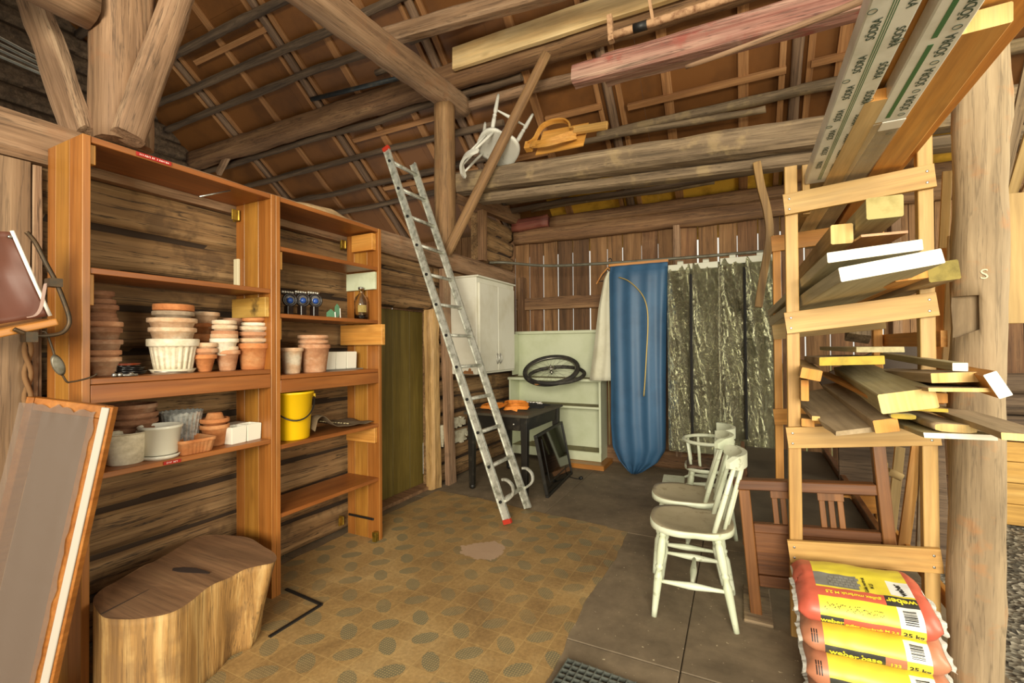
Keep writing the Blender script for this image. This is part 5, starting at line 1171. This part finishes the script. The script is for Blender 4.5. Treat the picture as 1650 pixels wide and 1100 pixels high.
t = thing('gilt_moulding', 'thin gilt moulding leaning behind the rack with a tan rag on it', 'moulding', at(1432, 885, 'y', 2.85))
p0, p1 = at(1432, 890, 'y', 2.85), at(1424, 745, 'y', 2.95)
beam('moulding', p0, p1, .03, .018, plain('dull_gilt', '#a38a44', .5, .3, dirt='#6f5c2c', sc=25), t, up=(0, 1, 0))
tag(beam('rag', at(1428, 758, 'y', 2.92), at(1450, 768, 'y', 2.92), .045, .04, plain('tan_rag', '#a58a5c', .9), None, rnd=.9, rough=.006), 'tan rag lying over the gilt moulding', 'rag')
# thin strips beside the log post
plank('tall thin pine strip leaning right of the rack, taller one', at(1510, 610, 'y', 2.78), at(1526, 276, 'y', 2.78), .035, .012, M_pine, None, name='strip', cat='strip', up=(0, 1, 0))
plank('shorter pale pine strip standing against the log post', at(1524, 640, 'y', 2.66), at(1536, 380, 'y', 2.66), .038, .014, M_pine_w, None, name='strip', cat='strip', up=(0, 1, 0))
plank('amber strip standing just right of the right upright', at(1512, 700, 'y', 2.7), at(1516, 400, 'y', 2.7), .035, .014, M_pine_o, None, name='strip', cat='strip', up=(0, 1, 0))
# log post
lp = thing('log_post', 'thick half debarked log post right of the lumber rack', 'post', (.835, 2.46, 0))
trunk = beam('trunk', (.822, 2.45, -.02), (.925, 2.47, 3.9), .170, .150, M_bark, lp, rnd=.95, rough=.012, taper=.92, n=22, up=(0, 1, 0))
a_, b_ = at(1587, 474, 'y', 2.37), at(1587, 530, 'y', 2.37)
cut = mesh_obj('cutter', prism_bm([(0, 0), (0, a_.z-b_.z), (-.3, a_.z-b_.z), (-.3, -.05), (-.06, -.03)], .13), M_bark, frame_M((a_.x, 2.42, b_.z), (.93, -.3, 0), (0, 0, 1)))
md = trunk.modifiers.new('notch', 'BOOLEAN'); md.object = cut; md.operation = 'DIFFERENCE'; md.solver = 'EXACT'
bpy.context.view_layer.update(); nm = bpy.data.meshes.new_from_object(trunk.evaluated_get(bpy.context.evaluated_depsgraph_get()))
trunk.modifiers.clear(); trunk.data = nm; bpy.data.objects.remove(cut, do_unlink=True)
mk = at(1591, 442, 'y', 2.38); text_mesh('S', .055, frame_M(mk+Vector((-.01, -.004, 0)), (.92, -.39, 0), (0, 0, 1)), plain('chalk', '#d8c9ae', .9), lp, 'chalk_mark')
plank('short sawn block fixed to the right side of the log post', (1.005, 2.60, 1.46), (1.012, 2.60, 1.99), .075, .06, M_gpale, M_end, name='timber_offcut', cat='block', up=(0, 1, 0))
for k, (a, b, m, lb) in enumerate((((1612, 312), (1642, 180), M_grey, 'grey slanting board right of the log post, left one'), ((1630, 312), (1668, 190), M_gpale, 'pale slanting board right of the log post, middle one'), ((1645, 330), (1690, 230), M_girt, 'brown slanting board at the right edge of the photo'))):
    plank(lb, at(*a, 'y', 2.95), at(*a, 'y', 2.95)+(at(*b, 'y', 2.75)-at(*a, 'y', 2.95))*3.2, .04, .015, m, None, up=(0, 1, 0))
for k, z in enumerate((.72, .89, 1.05)):
    tag(beam('stacked_log', (1.45, 4.98, z), (4.1, 5.02, z+.02), .17, .165, M_pole, None, rnd=.85, rough=.012), f'old round log lying above the low pale wall at far right, {("bottom", "middle", "top")[k]} one', 'log', 'logs above the low wall')
# bent stick hung from the loft log
st = [at(px_, py_, 'y', 4.0) for px_, py_ in ((1219, 262), (1226, 300), (1236, 340), (1240, 375), (1235, 415), (1228, 455), (1222, 495))]
bm = strip_bm(spline(st, 5), .055, .055, wdir=(0, 1, 0)); bmesh.ops.bevel(bm, geom=bm.edges[:], offset=.003, segments=1, affect='EDGES')
tag(mesh_obj('bent_stick', bm, wood('brown_bent_wood', '#6f5230', '#94723f', '#ad8a52', 'z', .8, crack=.2)), 'brown bent wooden shaft hanging in front of the plastic garment bags', 'shaft')
# ---------------------------------------------------------------- chairs
def m_mint(name, a, b, dirt):
    s = NT(name); f = s.noise(s.coords((3, 3, 3)), 1, 4, .6); c = s.ramp(f, [(.35, a), (.65, b)])
    g = s.noise(s.coords((16, 16, 30)), 1, 4, .65); c = s.mix(c, dirt, s.ramp(g, [(.60, (0, 0, 0, 1)), (.68, (.8, .8, .8, 1))])); return s.out(c, .45)
M_mint = m_mint('worn_pale_green_paint', '#c9d0b2', '#dce0c8', '#a5a888'); M_seat = m_mint('dusty_pale_seat', '#978b6f', '#aa9e82', '#85795d'); M_wht = m_mint('old_white_paint', '#cfccc0', '#dddbd0', '#b5b1a2')
def turned_bm(p0, p1, prof, n=14):
    p0, p1 = Vector(p0), Vector(p1); d = p1-p0; L = d.length; ez = d.normalized(); ex = (Vector((1, 0, 0)) if abs(ez.x) < .9 else Vector((0, 1, 0))); ex = (ex-ez*ex.dot(ez)).normalized()
    M = frame_M(p0, ex, ez.cross(ex)); return lathe_bm([(0, 0)]+[(r, t_*L) for t_, r in prof]+[(0, L)], n, None, M)
LEG = [(0, .013), (.02, .017), (.05, .019), (.06, .015), (.10, .019), (.25, .021), (.36, .0185), (.39, .014), (.41, .020), (.43, .020), (.45, .0145), (.50, .0165), (.53, .021), (.60, .0205), (.9, .0150), (1, .0135)]
STR = [(0, .008), (.2, .011), (.45, .0175), (.55, .0175), (.8, .011), (1, .008)]
SPI = [(0, .0095), (.3, .0105), (.6, .0095), (1, .0085)]
def seat_bm(dx, dy, z, th, dish=.014):
    bm = bmesh.new(); n, m = 48, 8; top = []; 
    def outl(a, f):
        c, s = math.cos(a), math.sin(a); e = 2.7; q = (abs(c)**e+abs(s)**e)**(-1/e); k = 1-.10*max(0, c)**1.0+.0
        w_ = 1-.16*math.exp(-((c-.15)/.25)**2)*abs(s)**2*.55
        return q*c*dx*f, q*s*dy*f*k*w_
    def dz(x, y): 
        r = math.hypot(x/dx, y/dy); return -dish*max(0, 1-r**2)*1.2+.010*math.exp(-((x+dx)/.06)**2)*(1-abs(y/dy)**2)
    cv = bm.verts.new((0, 0, z+dz(0, 0))); R = []
    for i in range(1, m+1):
        f = i/m; R.append([bm.verts.new((*outl(2*PI*k/n, f), z+dz(*outl(2*PI*k/n, f)))) for k in range(n)])
    for f, zz in ((1.02, z-.010), (1.015, z-th*.75), (.93, z-th)): R.append([bm.verts.new((*outl(2*PI*k/n, f), zz)) for k in range(n)])
    for k in range(n): bm.faces.new((cv, R[0][k], R[0][(k+1) % n])).smooth = True
    for i, (A, B) in enumerate(zip(R[:-1], R[1:])):
        for k in range(n):
            f = bm.faces.new((A[k], B[k], B[(k+1) % n], A[(k+1) % n])); f.smooth = True; f.material_index = 1 if i >= m-1 else 0
    f = bm.faces.new(R[-1]); f.material_index = 1; return bm
def make_chair(label, M, paint, seatm, group=None):
    t = thing('spindle_chair', label, 'chair', M=M, group=group); Q = lambda nm, b, m=paint: mesh_obj(nm, b, m, M, t)
    Q('seat', seat_bm(.205, .205, .452, .038), [seatm, paint])
    legs = {}
    for k, (a, b) in {'fl': ((-.13, -.145), (-.175, -.195)), 'fr': ((-.13, .145), (-.175, .195)), 'bl': ((.125, -.13), (.205, -.185)), 'br': ((.125, .13), (.205, .185))}.items():
        legs[k] = (Vector((*a, .42)), Vector((*b, 0))); Q('leg', turned_bm(*legs[k], LEG))
    def on(k, z): a, b = legs[k]; return a+(b-a)*((.42-z)/.42)
    Q('stretcher', turned_bm(on('fl', .175), on('bl', .175), STR)); Q('stretcher', turned_bm(on('fr', .175), on('br', .175), STR))
    Q('stretcher', turned_bm((on('fl', .175)+on('bl', .175))/2, (on('fr', .175)+on('br', .175))/2, STR)); Q('stretcher', turned_bm(on('fl', .24), on('fr', .24), STR))
    rail = [(.175+.085*(1-(y/.19)**2), y, .80-.0*abs(y)) for y in [-.19+.38*k/20 for k in range(21)]]
    bm = strip_bm(rail, .068, .024); 
    for v in bm.verts:
        e = abs(v.co.y)/.19; v.co.z += -.018*max(0, e-.75)*4*(1 if v.co.z > .80 else -.9)
    bmesh.ops.bevel(bm, geom=[e for e in bm.edges if abs(e.calc_face_angle(0)) > 1], offset=.006, segments=2, affect='EDGES'); Q('top_rail', bm)
    for y in (-.15, -.075, 0, .075, .15):
        b0 = Vector((.10+.075*(1-(y/.16)**2), y*.95, .44)); b1 = Vector((.172+.085*(1-(y/.19)**2), y*1.05, .785))
        Q('spindle', turned_bm(b0, b1, [(0, .012), (.3, .0135), (.6, .012), (1, .010)] if abs(y) > .1 else SPI))
    return t
c1 = make_chair('pale green spindle back chair nearest the camera', T(-.235, 2.615, 0) @ RZ(.05), M_mint, M_seat, 'pale green spindle chairs')
copy_tree(c1, T(-.30, 3.07, 0) @ RZ(.03), 'pale green spindle back chair standing right behind the nearest one', 'pale green spindle chairs')
# upturned white chair on the loft log
_z = (-.25*_r-.85*_u-.45*_f).normalized(); _x = (-.78*_r+.35*_u-.23*_f); _x = (_x-_z*_x.dot(_z)).normalized()
Mu = frame_M(at(802, 240, 'y', 3.92), _x, _z.cross(_x)) @ T(0, 0, -.45)
cu = make_chair('old white spindle chair lying upside down on the thick loft log', Mu, M_wht, M_wht)
# child's high chair
Mh = T(-.21, 3.74, 0) @ RZ(.08)
t = thing('high_chair', 'small pale green child chair with hoop arms behind the two spindle chairs', 'chair', M=Mh); Q = lambda nm, b, m=M_mint: mesh_obj(nm, b, m, Mh, t)
Q('seat', seat_bm(.165, .16, .475, .03), [M_seat, M_mint])
lg = {'fl': ((-.11, -.11), (-.19, -.18)), 'fr': ((-.11, .11), (-.19, .18)), 'bl': ((.10, -.10), (.17, -.17)), 'br': ((.10, .10), (.17, .17))}; L_ = {}
for k, (a, b) in lg.items(): L_[k] = (Vector((*a, .45)), Vector((*b, 0))); Q('leg', turned_bm(*L_[k], LEG))
on = lambda k, z: L_[k][0]+(L_[k][1]-L_[k][0])*((.45-z)/.45)
for a, b, z in (('fl', 'bl', .36), ('fl', 'bl', .22), ('fr', 'br', .36), ('fr', 'br', .22), ('fl', 'fr', .28), ('bl', 'br', .28)): Q('stretcher', turned_bm(on(a, z), on(b, z), STR))
ring = [(.17*math.cos(a)-.0, .185*math.sin(a), .665) for a in [2*PI*k/40 for k in range(40)]]
Q('arm_hoop', tube_bm(ring, .013, 8, closed=True))
cr = [(.175*math.cos(a), .19*math.sin(a), .735) for a in [-1.15+2.3*k/16 for k in range(17)]]; bm = strip_bm(cr, .075, .026); bmesh.ops.bevel(bm, geom=[e for e in bm.edges if e.calc_face_angle(0) > 1], offset=.007, segments=2, affect='EDGES'); Q('crest_rail', bm)
for a in (-2.6, -2.0, -1.2, -.6, 0, .6, 1.2, 2.0, 2.6): Q('spindle', turned_bm((.14*math.cos(a), .14*math.sin(a), .47), (.17*math.cos(a), .185*math.sin(a), .665 if abs(a) > 1.3 else .71), SPI))
Q('footrest', box_bm(-.33, -.17, -.12, .12, .325, .345, .008, None, 0, 2))
for s in (-1, 1): Q('footrest_arm', turned_bm((-.17, .11*s, .34), on('fl' if s < 0 else 'fr', .36), [(0, .009), (1, .009)]))
bm = bmesh.new(); G = [[bm.verts.new((-.15+.30*i/16, -.16+.32*j/16, .472+.018+.018*noise.noise(Vector((i*.5, j*.5, 2)))+.02*max(0, abs(j-8)/8-.8))) for j in range(17)] for i in range(17)]
for i in range(16):
    for j in range(16): bm.faces.new((G[i][j], G[i+1][j], G[i+1][j+1], G[i][j+1])).smooth = True
r = bmesh.ops.extrude_face_region(bm, geom=bm.faces[:]); bmesh.ops.translate(bm, verts=[v for v in r['geom'] if isinstance(v, bmesh.types.BMVert)], vec=(0, 0, -.012))
Lp = mesh_obj('leather_pad', bm, plain('worn_brown_leather', '#4d3726', .6, dirt='#6a4f38', sc=12), Mh); tag(Lp, 'crumpled dark brown leather pad lying on the small hoop armed chair', 'pad')
M_bent = wood('orange_bent_beech', '#b4762b', '#cf9444', '#dca85c', 'x', .7, rough=.4, bump=.05)
# bentwood backrest on the loft log
Mb = frame_M(Vector((-1.42, 3.93, 3.185)), (1, 0, -.06), (0, .35, 1))
t = thing('bentwood_chair_back', 'orange bentwood chair part with hoop lying on the thick loft log', 'chair part', M=Mb); Q = lambda nm, b, m=None: mesh_obj(nm, b, m or M_bent, Mb, t)
Q('plywood_seat', prism_bm([(-.26, -.03), (.20, .0), (.215, .25), (-.23, .235)], .012, .004))
Q('hoop', strip_bm(spline([(-.33, .07, .06), (-.27, .10, .07), (-.23, .24, .06), (-.14, .295, .05), (-.02, .285, .05), (.05, .22, .06), (.08, .15, .07), (.12, .14, .08)], 8), .05, .016, wdir=(0, 0, 1)))
Q('back_band', strip_bm(spline([(-.34, .06, .05), (-.24, .02, .10), (-.12, -.01, .12), (0, .03, .11), (.13, .10, .07)], 8), .055, .012, wdir=(0, 1, .25)))
Q('back_band', strip_bm(spline([(-.30, .04, .06), (-.20, -.02, .11), (-.08, -.04, .13), (.05, .0, .11), (.14, .06, .06)], 8), .04, .010, wdir=(0, 1, .25)))
Q('arm', box_bm(-.37, -.30, .02, .10, .0, .07, .006)); Q('arm', box_bm(.11, .42, .09, .16, .05, .09, .006), wood('pale_bentwood', '#a9793c', '#c2944f', '#d3a863', 'x', .7))

# ---------------------------------------------------------------- bed end behind the rack
M_mah = wood('dark_mahogany', '#4a2a14', '#6c4222', '#88572f', 'x', .8, rough=.4, bump=.1, coat=.2); M_mahv = wood('mahogany_upright', '#5a3718', '#7e5028', '#976537', 'y', .8, rough=.4, bump=.1, coat=.2)
Mb = frame_M((.065, 2.645, 0), (1, .015, .078), (-.078, 0, 1)); ZN = -1
t = thing('bed_frame', 'dark mahogany bed end and base standing behind the lower rack', 'bed', M=Mb); Q = lambda nm, x0, x1, y0, y1, z0=-.02, z1=.02, m=M_mahv, bev=.004: mesh_obj(nm, box_bm(x0, x1, y0, y1, z0, z1, bev), m, Mb, t)
Q('post', -.022, .030, 0.0, .640, -.025, .025); Q('post', .555, .605, .0, .93, -.03, .025)
Q('top_rail', -.045, .553, .640, .690, -.03, .03, M_mah); Q('middle_rail', .031, .554, .425, .47, -.02, .02, M_mah); Q('bottom_rail', .031, .554, .155, .21, -.02, .02, M_mah); Q('end_panel', .031, .554, .211, .424, -.006, .006, M_mah)
for x in (.125, .325):
    b = bmesh.new()
    for k in range(3): box_bm(x+.037*k, x+.037*k+.024, .471, .60, -.008, .008, .002, b)
    box_bm(x-.004, x+.102, .60, .639, -.008, .008, .001, b); mesh_obj('slat_group', b, M_mahv, Mb, t)
M_dustd = plain('dusty_dark_board', '#4c4233', .7, dirt='#3a3226', sc=4)
mesh_obj('base_board', box_bm(.02, .56, .0, 1.7, .41, .43, .002), M_dustd, T(.03, 2.70, 0) @ RX(.05), t)
mesh_obj('side_rail', box_bm(.565, .595, .0, 1.7, .33, .47, .003), M_mah, T(.03, 2.70, 0) @ RX(.05), t); mesh_obj('side_rail', box_bm(-.02, .01, .0, 1.7, .33, .47, .003), M_mah, T(.03, 2.70, 0) @ RX(.05), t)
tag(mesh_obj('wood_block', box_bm(-.045, .085, -.05, .32, 0, .018, .004), M_grey, T(.055, 2.60, 0)), 'grey board offcut lying under the left leg of the bed end', 'board')

# ---------------------------------------------------------------- mortar bags
def col_bag(name, c, d=None): return plain(name, c, .42, dirt=d, sc=7, lo=.5, hi=.8, bump=.15)
BG = dict(red=col_bag('red_paper', '#c9604a', '#b25441'), yel=col_bag('yellow_paper', '#e6d444', '#d6c248'), brn=col_bag('brown_orange_paper', '#b97a5a', '#a56a4a'), blk=col_bag('dark_grey_print', '#3a3a36', '#55534a'), wht=col_bag('white_paper', '#ecebe4', '#d5d2c4'), pic=col_bag('grey_picture', '#7d7c76', '#56554f'))
BMATS = [BG[k] for k in ('red', 'yel', 'brn', 'blk', 'wht', 'pic')]; IDX = dict(red=0, yel=1, brn=2, blk=3, wht=4, pic=5)
M_tyel = plain('yellow_lettering', '#f2df3a', .5); M_tblk = plain('black_lettering', '#1b1b19', .5); M_twht = plain('grey_lettering', '#8b8a82', .5)
BW, BH, BD = .43, .106, .36
PROF = [(.03, .002), (-.002, .012), (-.018, .035), (-.016, .062), (.006, .088), (.05, .101), (.12, .106), (.22, .107), (.30, .100), (.345, .075), (.355, .045), (.345, .012), (.32, .002)]
PS = spline([(0, y, z) for y, z in PROF], 8); PL = [0.]
for a, b in zip(PS[:-1], PS[1:]): PL.append(PL[-1]+(b-a).length)
def prof(tv):
    tv = max(0, min(PL[-1], tv))
    for i in range(len(PL)-1):
        if tv <= PL[i+1]:
            f = (tv-PL[i])/(PL[i+1]-PL[i]+1e-9); p = PS[i].lerp(PS[i+1], f); d = (PS[i+1]-PS[i]).normalized(); return p, Vector((0, -d.z, d.y))
    return PS[-1], Vector((0, 1, 0))
def bagpos(s, tv, eps=0., seed=0., sag=0.):
    p, n = prof(tv); e = abs(2*s/BW-1); k = 1-.62*max(0, (e-.80)/.20)**2; zc = .045
    z = zc+(p.z-zc)*k; y = p.y+(.0 if e < .8 else .02*((e-.8)/.2)**2*(1 if p.y < .15 else -1))
    w_ = .005*noise.noise(Vector((s*9, tv*9, seed)))+.0025*noise.noise(Vector((s*28, tv*24, seed+3)))+.004*max(0, e-.6)*noise.noise(Vector((s*30, tv*40, seed)))*3
    q = Vector((s-BW/2+.006*noise.noise(Vector((tv*11, seed, 2)))*(e > .95), y, z))+n*(w_+eps)
    q.z -= sag*max(0, .20-q.y)*.9; return q
def make_bag(label, M, kind, seed, sag):
    t = thing('cement_bag', label, 'bag', M=M, group='stacked mortar bags')
    sb = [0, .165*BW, .50*BW, .66*BW, .72*BW, .88*BW, BW]; sv = []
    for a, b in zip(sb[:-1], sb[1:]):
        n = max(2, int((b-a)/.010)); sv += [a+(b-a)*k/n for k in range(n)]
    sv.append(BW)
    base = .034
    tb = [0, base+.0, base+.042, base+.115, base+.165, base+.175, base+.27, PL[-1]] if kind == 'red' else [0, base, base+.046, base+.115, base+.15, base+.2, base+.27, PL[-1]]
    tv_ = []
    for a, b in zip(tb[:-1], tb[1:]):
        n = max(1, int((b-a)/.010)); tv_ += [a+(b-a)*k/n for k in range(n)]
    tv_.append(PL[-1])
    def colour(s, tt):
        u = s/BW; q = tt-base; mg = 'red' if kind == 'red' else 'brn'
        if u < .165 or u > .88: return mg
        if kind == 'red':
            if q < 0: return 'yel' if u > .72 else 'red'
            if q < .042: return 'blk' if u < .34 and u < .33 else ('yel' if u > .72 else 'red')
            if q < .115: return 'wht' if u > .72 else 'yel'
            if q < .165: return 'blk' if u > .66 else 'red'
            if q < .175: return 'yel'
            if q < .27: return 'pic' if u < .50 else ('wht' if u > .72 else 'yel')
            return 'yel'
        if q < .0: return 'yel' if u > .72 else 'brn'
        if q < .046: return 'yel' if u > .72 else ('blk' if u < .58 else 'brn')
        if q < .115: return 'wht' if u > .72 else 'yel'
        return 'yel'
    bm = bmesh.new(); G = [[bm.verts.new(bagpos(s, tt, 0, seed, sag)) for tt in tv_] for s in sv]
    for i in range(len(sv)-1):
        for j in range(len(tv_)-1):
            f = bm.faces.new((G[i][j], G[i+1][j], G[i+1][j+1], G[i][j+1])); f.smooth = True; f.material_index = IDX[colour((sv[i]+sv[i+1])/2, (tv_[j]+tv_[j+1])/2)]
        f = bm.faces.new((G[i][0], G[i][-1], G[i+1][-1], G[i+1][0])); f.material_index = 0 if kind == 'red' else 2
    for L in (G[0], G[-1]): bm.faces.new(L).material_index = 4
    body = mesh_obj('paper_sack', bm, BMATS, M, t)
    for si, sg in ((0, -1), (BW, 1)):
        b = bmesh.new(); R1_ = []; R2_ = []
        for k in range(40):
            tt = base*.5+.30*k/39; p = bagpos(si, tt, .002, seed, sag); R1_.append(b.verts.new(p+Vector((0, 0, 0)))); R2_.append(b.verts.new(p+Vector((sg*(.014+.010*noise.noise(Vector((k*.22, seed, sg)))), .004*noise.noise(Vector((k*.9, 2, seed))), -.006+.010*noise.noise(Vector((k*.25, seed, 5)))))))
        for k in range(39): b.faces.new((R1_[k], R1_[k+1], R2_[k+1], R2_[k]))
        bmesh.ops.solidify(b, geom=b.faces[:], thickness=.002)
        mesh_obj('end_flap', b, BG['wht'], M, t)
    def txt(s0, t0, body_, size, mat, rot=0., bold=.0005, sx=1., name='lettering'):
        c, s_ = math.cos(rot), math.sin(rot)
        return text_mesh(body_, size, M, mat, body, name, remap=lambda co: bagpos(s0+(co.x*c-co.y*s_), base+t0+(co.x*s_+co.y*c), .0012, seed, sag), bold=bold, sx=sx)
    def bars(s0, t0, w_, h_):
        b = bmesh.new(); random.seed(int(seed)+4); y = 0
        while y < h_:
            d = random.choice((.0015, .0025, .004)); n = 4
            for k in range(n):
                a0, a1 = s0+w_*k/n, s0+w_*(k+1)/n; v = [b.verts.new(bagpos(a, base+t0+q, .0012, seed, sag)) for a, q in ((a0, y), (a1, y), (a1, min(h_, y+d)), (a0, min(h_, y+d)))]; b.faces.new(v)
            y += d+random.choice((.0015, .0025))
        mesh_obj('barcode', b, M_tblk, M, body)
    bars(.755*BW, .056, .075*BW*1.15, .046)
    txt(.80*BW, .018, '25 kg', .026, M_tblk)
    if kind == 'red':
        txt(.247*BW, .022, 'weber', .028, M_tyel, bold=.001); txt(.525*BW, .018, 'gullex murbruk M 2,5', .018, M_tyel)
        txt(.43*BW, .138, 'gullex murbruk M 2,5', .020, M_tyel, rot=PI); txt(.77*BW, .140, 'weber', .034, M_tyel, rot=PI, bold=.001)
        txt(.55*BW, .215, 'Gullex murbruk', .016, M_tblk, rot=PI/2); txt(.60*BW, .215, 'M 2,5', .016, M_tblk, rot=PI/2); txt(.80*BW, .215, 'weber', .030, M_tblk, rot=PI/2+.15, bold=.001)
        random.seed(3); b = bmesh.new()
        for k in range(90):
            s0 = .20*BW+.42*BW*k/90; t0 = base+.073+random.uniform(-.010, .012)
            if random.random() < .25: continue
            v = [b.verts.new(bagpos(s0+a, t0+q, .0012, seed, sag)) for a, q in ((0, 0), (.0022, .001), (.0022, .0038), (0, .003))]; b.faces.new(v)
        mesh_obj('dot_print', b, M_tblk, M, body)
        b = bmesh.new()
        for r_ in range(4):
            for c_ in range(6):
                s0, t0 = .27*BW+.030*c_*.55+(.008 if r_ % 2 else 0), base+.182+.019*r_
                v = [b.verts.new(bagpos(s0+a, t0+q, .0010, seed, sag)) for a, q in ((0, 0), (.015, 0), (.015, .017), (0, .017))]; b.faces.new(v)
        mesh_obj('picture_blocks', b, M_twht, M, body)
    else:
        txt(.375*BW, .022, 'weber.base', .034, M_tyel, bold=.001); txt(.645*BW, .018, '133', .022, M_tyel)
        for k in range(3): txt(.075*BW+.008*k, .07, 'mmmmmm mmm', .0065, M_tblk, rot=PI/2, name='small_print')
    return t
MB = lambda y, z, a, x=.425: T(x, y, z) @ RZ(a) @ RY(-.055)
make_bag('red and yellow mortar bag on top of the stack by the rack', MB(2.088, .335, -.02, .415), 'red', 1, .10)
make_bag('brown and yellow bag right under the red one', MB(2.065, .226, -.03, .425), 'brn', 7, .06)
make_bag('brown and yellow bag third from the top of the stack', MB(2.04, .117, -.03, .435), 'brn', 13, .03)
make_bag('lowest bag of the stack, cut by the bottom edge of the photo', MB(2.01, .009, -.03, .445), 'brn', 19, 0)
